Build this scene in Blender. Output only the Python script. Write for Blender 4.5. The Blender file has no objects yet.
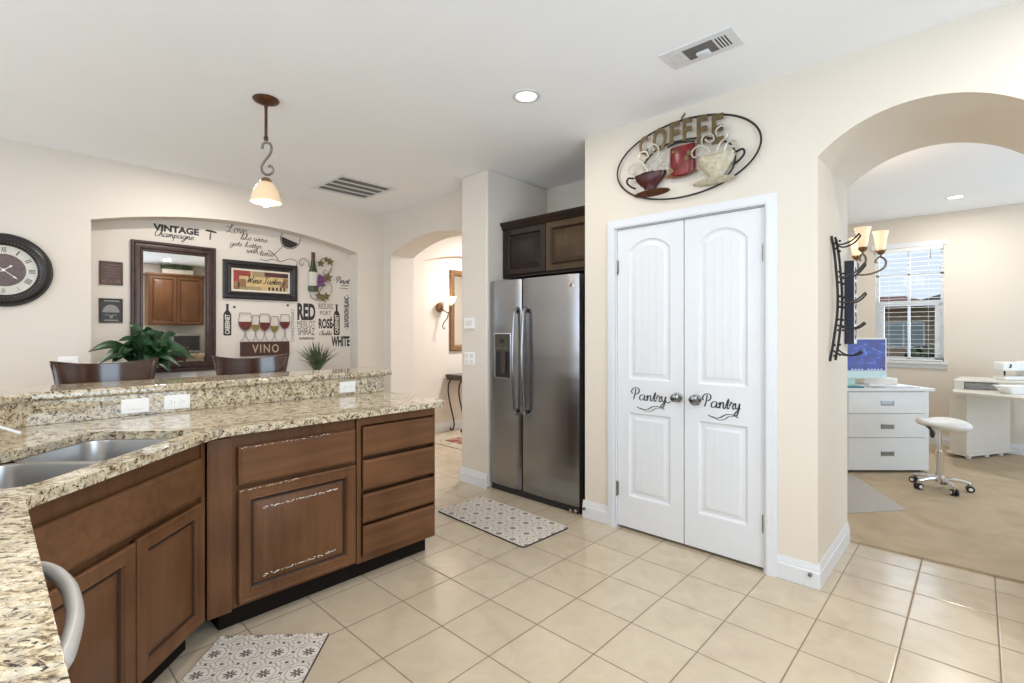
import bpy, bmesh, math, random
from mathutils import Vector, Matrix
from mathutils.geometry import tessellate_polygon
random.seed(7)
PI = math.pi
SC = bpy.context.scene
COL = SC.collection
# ------------------------------------------------------------------ camera, world, lights, exposure
CAM_H, YAW, FPX, HOR = 1.34, 0.7551, 496.5, 332.3
cd = bpy.data.cameras.new('camera'); cam = bpy.data.objects.new('camera', cd); COL.objects.link(cam)
cam.location = (0, 0, CAM_H); cam.rotation_euler = (PI/2, 0, YAW - PI/2)
cd.sensor_width = 36; cd.lens = FPX/1024*36; cd.shift_y = (HOR - 341.5)/1024; cd.clip_start = .02; cd.clip_end = 200
SC.camera = cam
SC.view_settings.view_transform = 'Standard'; SC.view_settings.look = 'None'
SC.view_settings.exposure = 0.05; SC.view_settings.gamma = 1.0; SC.view_settings.use_curve_mapping = False
try:
    SC.cycles.use_denoising = True
    SC.cycles.max_bounces = 10; SC.cycles.diffuse_bounces = 6; SC.cycles.glossy_bounces = 5
    SC.cycles.caustics_reflective = False; SC.cycles.caustics_refractive = False
    SC.cycles.sample_clamp_indirect = 4.0
except Exception: pass
wd = bpy.data.worlds.new('sky'); SC.world = wd; wd.use_nodes = True
_bg = wd.node_tree.nodes['Background']; _bg.inputs[0].default_value = (.74, .86, 1.0, 1); _bg.inputs[1].default_value = .95

def lamp(name, kind, loc, energy, color=(1, 1, 1), size=None, size_y=None, rot=(0, 0, 0), radius=None, spread=None, shape=None):
    d = bpy.data.lights.new(name, kind); o = bpy.data.objects.new(name, d); COL.objects.link(o)
    d.energy = energy; d.color = color; o.location = loc; o.rotation_euler = rot
    if kind == 'AREA':
        d.shape = shape or ('RECTANGLE' if size_y else 'DISK'); d.size = size
        if size_y: d.size_y = size_y
        if spread: d.spread = spread
    elif radius is not None: d.shadow_soft_size = radius
    return o
DAY = (.74, .87, 1.0); WARM = (1.0, .76, .52); SOFT = (1.0, .955, .90)
# daylight entering by the windows of the side and rear walls (behind the camera) and of the study
lamp('window_daylight', 'AREA', (-3.24, 3.3, 1.45), 48, DAY, 2.2, 2.2, (0, -PI/2-.48, 0))
lamp('window_daylight', 'AREA', (-3.24, .3, 1.45), 52, DAY, 2.2, 2.2, (0, -PI/2-.48, 0))
lamp('window_daylight', 'AREA', (.85, -1.68, 1.5), 66, (.64, .82, 1.0), 1.9, 2.0, (PI/2+.25, 0, 0))
lamp('window_daylight', 'AREA', (5.6, -2.48, 1.4), 52, (.66, .83, 1.0), 3.0, 2.1, (PI/2+.35, 0, 0))
lamp('window_daylight', 'AREA', (7.9, .63, 1.7), 9, DAY, 1.3, .62, (0, PI/2, 0))
CANS_AND_FILLS = [(2.2, 1.955), (2.4, -.75), (.3, 1.2), (-1.9, 3.6), (.9, -.6), (-1.7, .6), (1.2, 4.35)]  # first is the fitted can; the others are added fill lamps without fittings
for x, y in CANS_AND_FILLS:
    lamp('can_and_fill_light', 'AREA', (x, y, 2.722), (18 if y < 0 else 6) if x > 2 else 15, SOFT, .12, None, (0, 0, 0))
lamp('can_and_fill_light', 'AREA', (6.88, .18, 2.722), 16, SOFT, .12)
lamp('hall_light', 'AREA', (4.9, 4.3, 2.70), 60, (.95, .97, 1.0), .3)

# ------------------------------------------------------------------ pixel helpers (a point of a known real plane)
FW = Vector((math.cos(YAW), math.sin(YAW), 0)); RT = Vector((math.sin(YAW), -math.cos(YAW), 0))
def P(px, py, X=None, Y=None, Z=None):
    D = FW + RT*((px-512)/FPX) - Vector((0, 0, 1))*((py-HOR)/FPX)
    t = X/D.x if X is not None else Y/D.y if Y is not None else (Z-CAM_H)/D.z
    return Vector((0, 0, CAM_H)) + D*t
def CS(lat, d, z=0):                       # camera-aligned floor plan coordinates -> world
    return RT*lat + FW*d + Vector((0, 0, z))

# ------------------------------------------------------------------ materials
class NT:
    def __init__(s, name):
        s.m = bpy.data.materials.new(name); s.m.use_nodes = True
        s.t = s.m.node_tree; s.b = s.t.nodes['Principled BSDF']; s.N = s.t.nodes; s.L = s.t.links
    def node(s, typ, **kw):
        n = s.N.new(typ)
        for k, v in kw.items(): setattr(n, k, v)
        return n
    def put(s, sock, v):
        if isinstance(v, bpy.types.NodeSocket): s.L.new(v, sock)
        elif isinstance(v, (tuple, list)) and len(v) == 3 and sock.type == 'RGBA': sock.default_value = (*v, 1)
        else: sock.default_value = v
    def math(s, op, a, b=0, c=0):
        n = s.node('ShaderNodeMath', operation=op); s.put(n.inputs[0], a); s.put(n.inputs[1], b); s.put(n.inputs[2], c); return n.outputs[0]
    def mix(s, f, a, b):
        n = s.node('ShaderNodeMix', data_type='RGBA'); s.put(n.inputs[0], f); s.put(n.inputs[6], a); s.put(n.inputs[7], b); return n.outputs[2]
    def coord(s, scale=(1, 1, 1), rot=(0, 0, 0), loc=(0, 0, 0), kind='Object'):
        c = s.node('ShaderNodeTexCoord'); mp = s.node('ShaderNodeMapping')
        s.L.new(c.outputs[kind], mp.inputs[0]); mp.inputs['Scale'].default_value = scale; mp.inputs['Rotation'].default_value = rot; mp.inputs['Location'].default_value = loc
        return mp.outputs[0]
    def noise(s, vec, scale, detail=3, rough=.5, dist=0):
        n = s.node('ShaderNodeTexNoise'); s.L.new(vec, n.inputs['Vector']); n.inputs['Scale'].default_value = scale
        n.inputs['Detail'].default_value = detail; n.inputs['Roughness'].default_value = rough; n.inputs['Distortion'].default_value = dist; return n.outputs[0]
    def voronoi(s, vec, scale, out='Distance', feature='F1'):
        n = s.node('ShaderNodeTexVoronoi', feature=feature); s.L.new(vec, n.inputs['Vector']); n.inputs['Scale'].default_value = scale; return n.outputs[out]
    def ramp(s, f, stops, interp='LINEAR'):
        n = s.node('ShaderNodeValToRGB'); r = n.color_ramp; r.interpolation = interp
        while len(r.elements) < len(stops): r.elements.new(.5)
        for e, (p, c) in zip(r.elements, stops): e.position = p; e.color = (*c, 1) if len(c) == 3 else c
        s.put(n.inputs[0], f); return n.outputs[0]
    def bump(s, h, strength=.2, dist=.002):
        n = s.node('ShaderNodeBump'); n.inputs['Strength'].default_value = strength; n.inputs['Distance'].default_value = dist
        s.put(n.inputs['Height'], h); s.L.new(n.outputs[0], s.b.inputs['Normal'])
    def set(s, **kw):
        names = dict(color='Base Color', rough='Roughness', metal='Metallic', spec='Specular IOR Level', emit='Emission Color', estr='Emission Strength', trans='Transmission Weight', alpha='Alpha', coat='Coat Weight', aniso='Anisotropic', sheen='Sheen Weight')
        for k, v in kw.items(): s.put(s.b.inputs[names[k]], v)
        return s
def plain(name, color, rough=.5, metal=0, spec=.5, var=.06, vscale=14, bump=0, bscale=200, **kw):
    n = NT(name); v = n.coord()
    f = n.noise(v, vscale, 4)
    a = tuple(min(1, c*(1-var)) for c in color); b = tuple(min(1, c*(1+var)) for c in color)
    n.set(color=n.ramp(f, [(.3, a), (.7, b)]), rough=rough, metal=metal, spec=spec, **kw)
    if bump: n.bump(n.noise(v, bscale, 2), bump)
    return n.m
M = {}
M['wall'] = plain('warm_wall_paint', (.71, .65, .58), .7, spec=.2, var=.012, vscale=2, bump=.12, bscale=90)
M['pantry_wall'] = plain('cream_wall_paint', (.73, .665, .575), .7, spec=.2, var=.012, vscale=2, bump=.12, bscale=90)
M['ceiling'] = plain('ceiling_paint', (.925, .94, .96), .8, spec=.1, var=.01, vscale=2, bump=.15, bscale=60)
M['white'] = plain('white_gloss_paint', (.725, .74, .765), .35, var=.01)
M['plate'] = plain('white_plastic', (.86, .86, .85), .3, var=.01)
M['dark_slot'] = plain('dark_slot', (.02, .02, .02), .6)
M['vent_grey'] = plain('vent_shadow_grey', (.16, .155, .15), .7)
M['chip'] = plain('bare_primer', (.72, .66, .58), .8)
M['ink'] = plain('black_vinyl', (.022, .02, .02), .5)
M['ink_soft'] = plain('charcoal_vinyl', (.07, .06, .055), .5)
M['door_ink'] = plain('grey_black_vinyl', (.06, .06, .065), .45)
M['iron'] = plain('dark_wrought_iron', (.035, .033, .036), .45, metal=.7, var=.2)
M['bronze'] = plain('oil_rubbed_bronze', (.12, .055, .028), .42, metal=.7, var=.3, vscale=40)
M['hook_grey'] = plain('pewter_bronze', (.22, .19, .17), .4, metal=.6, var=.2)
M['gold_bronze'] = plain('aged_brass_bronze', (.26, .15, .075), .4, metal=.7, var=.3, vscale=60)
M['chrome'] = plain('chrome', (.75, .76, .78), .1, metal=1, var=.02)
M['nickel'] = plain('satin_nickel', (.30, .30, .295), .25, metal=1, var=.05)
M['black'] = plain('black_plastic', (.018, .018, .02), .4)
M['espresso'] = plain('espresso_wood', (.045, .022, .015), .3, var=.2, vscale=8, coat=.3)
M['darkframe'] = plain('black_frame_wood', (.02, .016, .016), .35, var=.2)
M['mirrorframe'] = plain('bronze_brown_frame', (.06, .035, .03), .32, metal=.35, var=.25, vscale=20)
M['mirror'] = plain('mirror_glass', (.86, .85, .82), .015, metal=1, var=.005)
M['cream'] = plain('cream_paper', (.72, .66, .54), .7)
M['olive'] = plain('olive_bronze_metal', (.15, .105, .05), .42, metal=.5, var=.3, vscale=50)
M['cream_metal'] = plain('aged_cream_metal', (.50, .45, .33), .5, metal=.25, var=.22, vscale=45)
M['swirl'] = plain('silver_cream_wire', (.52, .49, .42), .4, metal=.4, var=.2)
M['pot'] = plain('white_ceramic', (.74, .71, .66), .4)
M['lily_pot'] = plain('stone_beige_ceramic', (.60, .555, .50), .5)
M['soil'] = plain('potting_soil', (.04, .025, .015), .9)
M['lampbulb'] = NT('glowing_bulb').set(color=(1, .9, .75), emit=(1, .87, .66), estr=9).m
M['canlens'] = NT('glowing_lens').set(color=(1, .97, .9), emit=(1, .95, .86), estr=5).m
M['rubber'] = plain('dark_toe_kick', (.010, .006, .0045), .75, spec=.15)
M['leather'] = plain('white_vinyl_leather', (.80, .79, .76), .42, bump=.1, bscale=120)
M['laminate'] = plain('white_laminate', (.74, .74, .72), .4, var=.015)
M['desk_laminate'] = plain('warm_white_laminate', (.72, .68, .61), .45, var=.015)
M['grey_mat'] = plain('grey_translucent_vinyl', (.42, .38, .35), .35)
M['aqua'] = plain('pale_aqua_plastic', (.55, .72, .70), .3)
M['teal'] = plain('teal_fabric', (.05, .22, .25), .7)
M['paper'] = plain('white_paper', (.82, .81, .79), .6)
M['grey_machine'] = plain('grey_machine_plastic', (.33, .32, .31), .5, var=.2, vscale=40)
M['navy'] = plain('navy_black_canvas', (.02, .025, .045), .7)
M['blind'] = plain('ivory_blind_slat', (.80, .79, .76), .5, var=.01)
M['stucco'] = plain('tan_stucco', (.34, .25, .17), .9, var=.12, vscale=3)
M['fascia'] = plain('brown_fascia', (.12, .07, .05), .7)
M['extglass'] = plain('blue_grey_house_glass', (.30, .38, .40), .15)
M['granite_box'] = plain('steel_grey', (.35, .35, .35), .35, metal=.8)
M['purple'] = plain('grape_purple', (.14, .045, .13), .35, var=.3, vscale=60)
M['vine'] = plain('olive_leaf_metal', (.13, .105, .03), .45, var=.4, vscale=50, metal=.2)
M['bottle_green'] = plain('bottle_green', (.035, .05, .010), .3, var=.25)
M['bottle_label'] = plain('wine_label', (.56, .53, .47), .5, var=.1)
M['capsule'] = plain('wine_capsule', (.09, .022, .025), .35)
M['red_wine'] = plain('red_wine_enamel', (.115, .017, .009), .35, var=.3, vscale=30)
M['white_wine'] = plain('white_wine_enamel', (.20, .15, .025), .35, var=.25, vscale=30)
M['vino_board'] = plain('maroon_brown_board', (.058, .019, .012), .5, var=.15)
M['vino_letter'] = plain('tan_letter', (.50, .36, .25), .5)
M['glass_outline'] = plain('grey_brown_wire', (.25, .20, .17), .5)
M['fire_red'] = plain('red_enamel', (.17, .008, .010), .3, var=.5, vscale=18)
M['maroon'] = plain('maroon_enamel', (.055, .008, .008), .3, var=.5, vscale=25)
M['rope'] = plain('rope_bead', (.12, .10, .085), .5)
M['clock_face'] = plain('ivory_clock_dial', (.62, .60, .54), .5, var=.05)
M['clock_inner'] = plain('taupe_clock_centre', (.13, .095, .09), .5, var=.2, vscale=60)
M['plaque_brown'] = plain('dark_brown_tin', (.085, .045, .035), .45, var=.3, vscale=50)
M['plaque_mark'] = plain('worn_brown_relief', (.17, .10, .075), .5, var=.3, vscale=60)
M['plaque_black'] = plain('black_tin', (.03, .027, .025), .45, var=.3, vscale=50)
M['plaque_rim'] = plain('grey_brown_tin_edge', (.13, .10, .08), .5)
M['plaque_grey'] = plain('grey_tin_emblem', (.26, .25, .24), .5)
M['art_red'] = plain('brick_red_print', (.28, .045, .035), .6, var=.3)
M['art_gold'] = plain('tan_gold_print', (.58, .42, .20), .6, var=.15)
M['art_olive'] = plain('olive_print', (.32, .26, .13), .6, var=.2)
M['art_wine'] = plain('burgundy_print', (.10, .025, .03), .6, var=.3)
M['art_brown'] = plain('brown_print', (.26, .14, .07), .6, var=.3)
M['basket'] = plain('white_basket', (.70, .66, .58), .7)
M['pale_box'] = plain('pale_planter', (.55, .50, .43), .6)

def tile_mat():
    n = NT('ceramic_floor_tile'); v = n.coord(); sp = n.node('ShaderNodeSeparateXYZ'); n.L.new(v, sp.inputs[0])
    T = .30807; out = []; idx = []
    for k, o0 in ((0, 2.0458-1.65), (1, 2.4025-1.825)):            # the floor object's origin is (1.65, 1.825)
        a = n.math('DIVIDE', n.math('SUBTRACT', sp.outputs[k], o0 - 40*T), T)
        fr = n.math('FRACT', a); idx.append(n.math('FLOOR', a))
        out.append(n.math('MINIMUM', fr, n.math('SUBTRACT', 1, fr)))
    d = n.math('MINIMUM', *out)
    g = n.math('LESS_THAN', d, .0085)
    cb = n.node('ShaderNodeCombineXYZ'); n.L.new(idx[0], cb.inputs[0]); n.L.new(idx[1], cb.inputs[1])
    wn = n.node('ShaderNodeTexWhiteNoise', noise_dimensions='2D'); n.L.new(cb.outputs[0], wn.inputs[0])
    base = n.ramp(n.noise(v, 7, 5, .6, .6), [(.3, (.51, .42, .305)), (.52, (.565, .47, .345)), (.75, (.605, .515, .385))])
    tone = n.mix(n.math('MULTIPLY', wn.outputs[0], .25), base, (.49, .395, .285))
    n.set(color=n.mix(g, tone, (.20, .145, .09)), rough=n.math('ADD', .19, n.math('MULTIPLY', g, .5)), spec=.75)
    ed = n.math('MINIMUM', n.math('MULTIPLY', d, 40), 1)
    n.bump(ed, .35, .003)
    return n.m
M['tile'] = tile_mat()
def granite(name, rot=0):
    n = NT(name); v = n.coord(scale=(1, 2.2, 1.2), rot=(0, 0, rot)); v.node.vector_type = 'TEXTURE'; w = n.coord()
    a = n.noise(v, 54, 7, .72, .7)
    base = n.ramp(a, [(.345, (.05, .034, .02)), (.42, (.24, .165, .09)), (.475, (.52, .42, .27)), (.54, (.63, .55, .40)), (.66, (.71, .65, .51))])
    gr = n.ramp(n.noise(w, 22, 5, .65, .6), [(.50, (0, 0, 0)), (.62, (1, 1, 1))])
    base = n.mix(n.math('MULTIPLY', gr, .5), base, (.33, .30, .265))
    sp = n.ramp(n.noise(v, 110, 4, .65, .5), [(.37, (1, 1, 1)), (.415, (0, 0, 0))])
    sp2 = n.ramp(n.noise(w, 75, 3, .6, .8), [(.345, (1, 1, 1)), (.385, (0, 0, 0))])
    base = n.mix(n.math('MAXIMUM', sp, sp2), base, (.024, .018, .014))
    n.set(color=base, rough=.05, spec=.6)
    return n.m
M['granite'] = granite('santa_cecilia_granite', .755)
def wood(name, dark, light, rough=.38, axis=2, spec=.28):
    n = NT(name); sc = [16, 16, 16]; sc[axis] = 1.2; v = n.coord(scale=tuple(sc)); w = n.coord()
    f = n.math('ADD', n.math('MULTIPLY', n.noise(v, 2.2, 5, .6, .4), .45), n.math('MULTIPLY', n.noise(w, 3, 2), .55))
    n.set(color=n.ramp(f, [(.36, dark), (.62, light)]), rough=rough, spec=spec)
    return n.m
M['cab'] = wood('stained_cabinet_wood', (.092, .038, .0155), (.152, .068, .029))
M['cab_groove'] = wood('groove_glaze_and_gap_shade', (.026, .012, .007), (.042, .020, .011))  # dark glaze of the panel grooves, also painted shade on the front undercuts
M['cab_h'] = wood('stained_drawer_wood', (.086, .035, .0145), (.158, .071, .030), axis=0)
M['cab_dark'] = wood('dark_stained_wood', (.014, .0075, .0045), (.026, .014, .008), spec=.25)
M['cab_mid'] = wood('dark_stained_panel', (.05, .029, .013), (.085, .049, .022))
M['chairwood'] = wood('glossy_stool_wood', (.040, .018, .012), (.065, .030, .019), .13, axis=0, spec=.7)
def steel(name, col=(.36, .36, .37), r=.27, bs=.12):
    n = NT(name); n.set(color=col, metal=1, rough=r)
    n.bump(n.noise(n.coord(scale=(.5, .5, 2.4)), 2.6, 1), bs, .03)
    return n.m
M['steel'] = steel('brushed_stainless')
M['sink_steel'] = steel('satin_sink_steel', (.50, .49, .48), .3, .02)
def carpet():
    n = NT('beige_carpet'); v = n.coord()
    f = n.noise(v, 260, 2); g = n.noise(v, 2.2, 4, .6, 1.2)
    a = n.ramp(g, [(.35, (.49, .385, .26)), (.65, (.59, .48, .345))])
    n.set(color=n.mix(n.math('MULTIPLY', f, .25), a, (.28, .21, .14)), rough=.95, spec=.1)
    n.bump(f, .6, .006); return n.m
M['carpet'] = carpet()
def mat_pattern():
    n = NT('patterned_mat_vinyl'); v = n.coord(); sp = n.node('ShaderNodeSeparateXYZ'); n.L.new(v, sp.inputs[0])
    S = .128
    u = n.math('DIVIDE', sp.outputs[0], S); w = n.math('DIVIDE', sp.outputs[1], S)
    def cell(off):
        x = n.math('SUBTRACT', n.math('FRACT', n.math('ADD', u, 50+off)), .5); y = n.math('SUBTRACT', n.math('FRACT', n.math('ADD', w, 50+off)), .5)
        r = n.math('SQRT', n.math('ADD', n.math('MULTIPLY', x, x), n.math('MULTIPLY', y, y)))
        th = n.math('ARCTAN2', y, x); return x, y, r, th
    x, y, r, th = cell(0)
    pet = n.math('ABSOLUTE', n.math('COSINE', n.math('MULTIPLY', th, 4)))
    lim = n.math('ADD', .055, n.math('MULTIPLY', pet, .155))
    fl = n.math('MULTIPLY', n.math('LESS_THAN', r, lim), n.math('GREATER_THAN', r, .03))
    ax, ay = n.math('ABSOLUTE', x), n.math('ABSOLUTE', y)
    # medallion outline round each flower, small dark squares between, pale scrolls in the other cells
    oct_ = n.math('MAXIMUM', n.math('MAXIMUM', ax, ay), n.math('MULTIPLY', n.math('ADD', ax, ay), .72))
    o1 = n.math('LESS_THAN', n.math('ABSOLUTE', n.math('SUBTRACT', oct_, .33)), .018)
    o2 = n.math('LESS_THAN', n.math('ABSOLUTE', n.math('SUBTRACT', oct_, .45)), .012)
    x2, y2, r2, th2 = cell(.5)
    sc = n.math('SINE', n.math('ADD', n.math('MULTIPLY', r2, 40), n.math('MULTIPLY', n.math('SINE', n.math('MULTIPLY', th2, 4)), 2.2)))
    sw = n.math('MULTIPLY', n.math('GREATER_THAN', sc, .35), n.math('LESS_THAN', r2, .36))
    dq = n.math('LESS_THAN', n.math('ADD', n.math('ABSOLUTE', x2), n.math('ABSOLUTE', y2)), .065)
    dm1 = n.math('MAXIMUM', n.math('MULTIPLY', n.math('LESS_THAN', n.math('ABSOLUTE', n.math('SUBTRACT', ax, .5)), .045), n.math('LESS_THAN', ay, .04)),
                 n.math('MULTIPLY', n.math('LESS_THAN', n.math('ABSOLUTE', n.math('SUBTRACT', ay, .5)), .045), n.math('LESS_THAN', ax, .04)))
    c = n.ramp(n.noise(v, 40, 3), [(.3, (.68, .62, .55)), (.7, (.74, .685, .615))])
    c = n.mix(n.math('MULTIPLY', sw, .6), c, (.33, .27, .235))
    c = n.mix(n.math('MULTIPLY', n.math('MAXIMUM', o1, o2), .6), c, (.20, .16, .14))
    c = n.mix(n.math('MAXIMUM', n.math('MULTIPLY', fl, .9), n.math('MAXIMUM', dq, dm1)), c, (.065, .05, .045))
    n.set(color=c, rough=.5, spec=.3); return n.m
M['mat'] = mat_pattern()
M['mat_edge'] = plain('dark_mat_edge', (.06, .045, .04), .7)
def rugmat():
    n = NT('oriental_rug_wool'); v = n.coord(); vo = n.voronoi(v, 9, 'Color'); nz = n.noise(v, 18, 3)
    c = n.mix(nz, vo, (.25, .04, .03)); f = n.ramp(nz, [(.35, (.10, .018, .016)), (.5, (.30, .06, .045)), (.6, (.42, .33, .22)), (.7, (.06, .05, .07))])
    n.set(color=f, rough=.95); return n.m
M['rug'] = rugmat()
M['rug_border'] = plain('rug_border_wool', (.42, .35, .26), .95, var=.35, vscale=40)
def shade_glass(name, col, e):
    n = NT(name); n.set(color=col, rough=.4, emit=(1, .78, .52), estr=e); return n.m
M['shade'] = shade_glass('lit_alabaster_glass', (.74, .54, .34), .22)
M['shade2'] = shade_glass('lit_scavo_glass', (.86, .72, .54), .45)
M['shade3'] = shade_glass('lit_white_glass', (.95, .9, .82), .8)
def leafmat(name, a, b):
    n = NT(name); v = n.coord(); n.set(color=n.ramp(n.noise(v, 16, 3), [(.3, a), (.7, b)]), rough=.35, spec=.4); return n.m
M['leaf'] = leafmat('peace_lily_leaf', (.005, .022, .007), (.018, .065, .016))
M['grass'] = leafmat('grass_blade', (.03, .055, .02), (.13, .17, .09))
M['hedge'] = leafmat('hedge_leaf', (.02, .05, .012), (.09, .13, .04))
def screen():
    n = NT('blue_desktop_screen'); v = n.coord(scale=(1, 1, 1.7))
    c = n.ramp(n.noise(v, 9, 5, .6, .8), [(.45, (.008, .012, .20)), (.56, (.01, .03, .36)), (.66, (.10, .22, .65)), (.76, (.55, .7, .95))])
    n.set(color=(.01, .01, .03), rough=.2, emit=c, estr=.75); return n.m
M['screen'] = screen()
def rooftile():
    n = NT('terracotta_roof_tile'); v = n.coord(scale=(1, 3.4, 1)); f = n.noise(v, 2.5, 4)
    n.set(color=n.ramp(f, [(.3, (.17, .06, .045)), (.7, (.33, .15, .11))]), rough=.9); return n.m
M['roof'] = rooftile()
def pane():
    n = NT('clear_window_glass'); tr = n.node('ShaderNodeBsdfTransparent'); gl = n.node('ShaderNodeBsdfGlossy'); gl.inputs['Roughness'].default_value = .02
    mx = n.node('ShaderNodeMixShader'); mx.inputs[0].default_value = .008
    n.L.new(tr.outputs[0], mx.inputs[1]); n.L.new(gl.outputs[0], mx.inputs[2]); n.L.new(mx.outputs[0], n.N['Material Output'].inputs[0]); return n.m
M['pane'] = pane()

# ------------------------------------------------------------------ mesh builder
def V(*a): return Vector(a)
class MB:
    def __init__(s): s.v = []; s.f = []; s.mi = []
    def add(s, vs, fs, mi=0):
        b = len(s.v); s.v += [Vector(p) for p in vs]
        for f in fs: s.f.append([b+i for i in f]); s.mi.append(mi)
        return s
    def box(s, x0, x1, y0, y1, z0, z1, mi=0):
        return s.hexa([(x0, y0, z0), (x1, y0, z0), (x1, y1, z0), (x0, y1, z0), (x0, y0, z1), (x1, y0, z1), (x1, y1, z1), (x0, y1, z1)], mi)
    def hexa(s, p, mi=0):
        return s.add(p, [(3, 2, 1, 0), (4, 5, 6, 7), (0, 1, 5, 4), (1, 2, 6, 5), (2, 3, 7, 6), (3, 0, 4, 7)], mi)
    def obox(s, o, u, v, w, mi=0):                       # corner o and three edge vectors
        o, u, v, w = map(Vector, (o, u, v, w)); return s.hexa([o, o+u, o+u+v, o+v, o+w, o+u+w, o+u+v+w, o+v+w], mi)
    def prism(s, poly, ext, holes=(), mi=0, cap=(True, True)):   # planar 3D polygon pushed along ext
        poly = [Vector(p) for p in poly]; ext = Vector(ext); loops = [poly]+[[Vector(p) for p in h] for h in holes]
        flat = [p for l in loops for p in l]; n = len(flat)
        if holes: tris = [tuple(t) for t in tessellate_polygon(loops)]
        else: tris = [tuple(range(n))]
        fs = []
        if cap[0]: fs += [tuple(reversed(t)) for t in tris]
        if cap[1]: fs += [tuple(i+n for i in t) for t in tris]
        k = 0
        for l in loops:
            m = len(l)
            for i in range(m): j = (i+1) % m; fs.append((k+i, k+j, k+j+n, k+i+n))
            k += m
        return s.add(flat+[p+ext for p in flat], fs, mi)
    def loops(s, ls, mi=0, cap0=False, cap1=True, closed=True):  # skin through equal-length loops
        m = len(ls[0]); b = [p for l in ls for p in l]; fs = []
        for k in range(len(ls)-1):
            for i in range(m if closed else m-1):
                j = (i+1) % m; fs.append((k*m+i, k*m+j, (k+1)*m+j, (k+1)*m+i))
        mis = [mi]*len(fs)
        if cap0: fs.append(tuple(reversed(range(m))))
        if cap1: fs.append(tuple((len(ls)-1)*m+i for i in range(m)))
        return s.add(b, fs, mi)
    def tube(s, pts, r, n=8, closed=False, mi=0, flat=1.0):
        pts = [Vector(p) for p in pts]; N = len(pts); ls = []
        rs = r if isinstance(r, (list, tuple)) else [r]*N
        up = None
        for i, p in enumerate(pts):
            a = pts[(i-1) % N] if (closed or i > 0) else p; b = pts[(i+1) % N] if (closed or i < N-1) else p
            t = (b-a); t = t.normalized() if t.length > 1e-9 else Vector((0, 0, 1))
            if up is None:
                up = Vector((0, 0, 1)) if abs(t.z) < .9 else Vector((1, 0, 0))
            sd = t.cross(up); sd = sd.normalized() if sd.length > 1e-6 else t.orthogonal().normalized()
            up = sd.cross(t).normalized()
            ls.append([p + sd*(math.cos(2*PI*k/n)*rs[i]) + up*(math.sin(2*PI*k/n)*rs[i]*flat) for k in range(n)])
        if closed: ls.append(ls[0]); return s.loops(ls, mi, False, False)
        return s.loops(ls, mi, True, True)
    def ribbon(s, pts, w, t, nrm, mi=0, wmin=None, slant=None):  # flat strip lying on a plane of normal nrm
        pts = [Vector(p) for p in pts]; nrm = Vector(nrm).normalized(); N = len(pts); ls = []
        for i, p in enumerate(pts):
            d = (pts[min(i+1, N-1)]-pts[max(i-1, 0)]); d = d.normalized() if d.length > 1e-9 else Vector((0, 0, 1))
            sd = d.cross(nrm).normalized()
            ww = w if wmin is None else wmin+(w-wmin)*abs(d.z)
            if i in (0, N-1): ww *= .6
            ls.append([p-sd*ww/2, p+sd*ww/2, p+sd*ww/2+nrm*t, p-sd*ww/2+nrm*t])
        return s.loops(ls, mi, True, True)
    def lathe(s, prof, c, axis=(0, 0, 1), n=28, mi=0, squash=None, caps=True):
        c = Vector(c); ax = Vector(axis).normalized(); a = ax.orthogonal().normalized(); b = ax.cross(a)
        ls = [[c + ax*z + (a*math.cos(2*PI*k/n)+b*math.sin(2*PI*k/n))*max(r, 1e-5) for k in range(n)] for r, z in prof]
        return s.loops(ls, mi, caps, caps)
    def ball(s, c, rx, ry=None, rz=None, n=16, m=10, mi=0):
        ry = rx if ry is None else ry; rz = rx if rz is None else rz; c = Vector(c)
        ls = [[c+Vector((rx*math.sin(PI*j/m)*math.cos(2*PI*k/n), ry*math.sin(PI*j/m)*math.sin(2*PI*k/n), -rz*math.cos(PI*j/m))) for k in range(n)] for j in range(1, m)]
        return s.loops(ls, mi, True, True)
    def text(s, txt, o, ux, uz, w, h, t=.002, bold=0.0, mi=0, shear=0, space=1.0):   # lettering fitted into a box on a plane
        cu = bpy.data.curves.new('lettering', 'FONT'); cu.body = txt; cu.offset = bold; cu.extrude = .5; cu.shear = shear; cu.space_character = space; cu.resolution_u = 3
        ob = bpy.data.objects.new('lettering', cu); COL.objects.link(ob)
        dg = bpy.context.evaluated_depsgraph_get(); me = ob.evaluated_get(dg).to_mesh()
        vs = [v.co.copy() for v in me.vertices]; fs = [tuple(p.vertices) for p in me.polygons]
        ob.evaluated_get(dg).to_mesh_clear(); bpy.data.objects.remove(ob); bpy.data.curves.remove(cu)
        x0 = min(v.x for v in vs); x1 = max(v.x for v in vs); y0 = min(v.y for v in vs); y1 = max(v.y for v in vs)
        o, ux, uz = Vector(o), Vector(ux), Vector(uz); nn = ux.cross(uz).normalized()
        return s.add([o + ux*((v.x-x0)/(x1-x0)*w) + uz*((v.y-y0)/(y1-y0)*h) + nn*((v.z+.5)*t) for v in vs], fs, mi)
    def build(s, name, mats, parent=None, base=None, smooth=35, bevel=0, bseg=2, subsurf=0, local=False, recalc=True):
        """world-space vertices -> an object whose origin is `base` (or its parent's origin)"""
        mats = mats if isinstance(mats, (list, tuple)) else [mats]
        org = worigin(parent) if parent else Vector((0, 0, 0))
        if base is None:
            if parent or local: loc = Vector((0, 0, 0))
            else:
                lo = [min(v[i] for v in s.v) for i in range(3)]; hi = [max(v[i] for v in s.v) for i in range(3)]
                loc = Vector(((lo[0]+hi[0])/2, (lo[1]+hi[1])/2, lo[2]))
        else: loc = Vector(base)-(org if parent else Vector((0, 0, 0)))
        sub = Vector((0, 0, 0)) if local else (org+loc if parent else loc)
        me = bpy.data.meshes.new(name); me.from_pydata([tuple(v-sub) for v in s.v], [], s.f)
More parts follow.
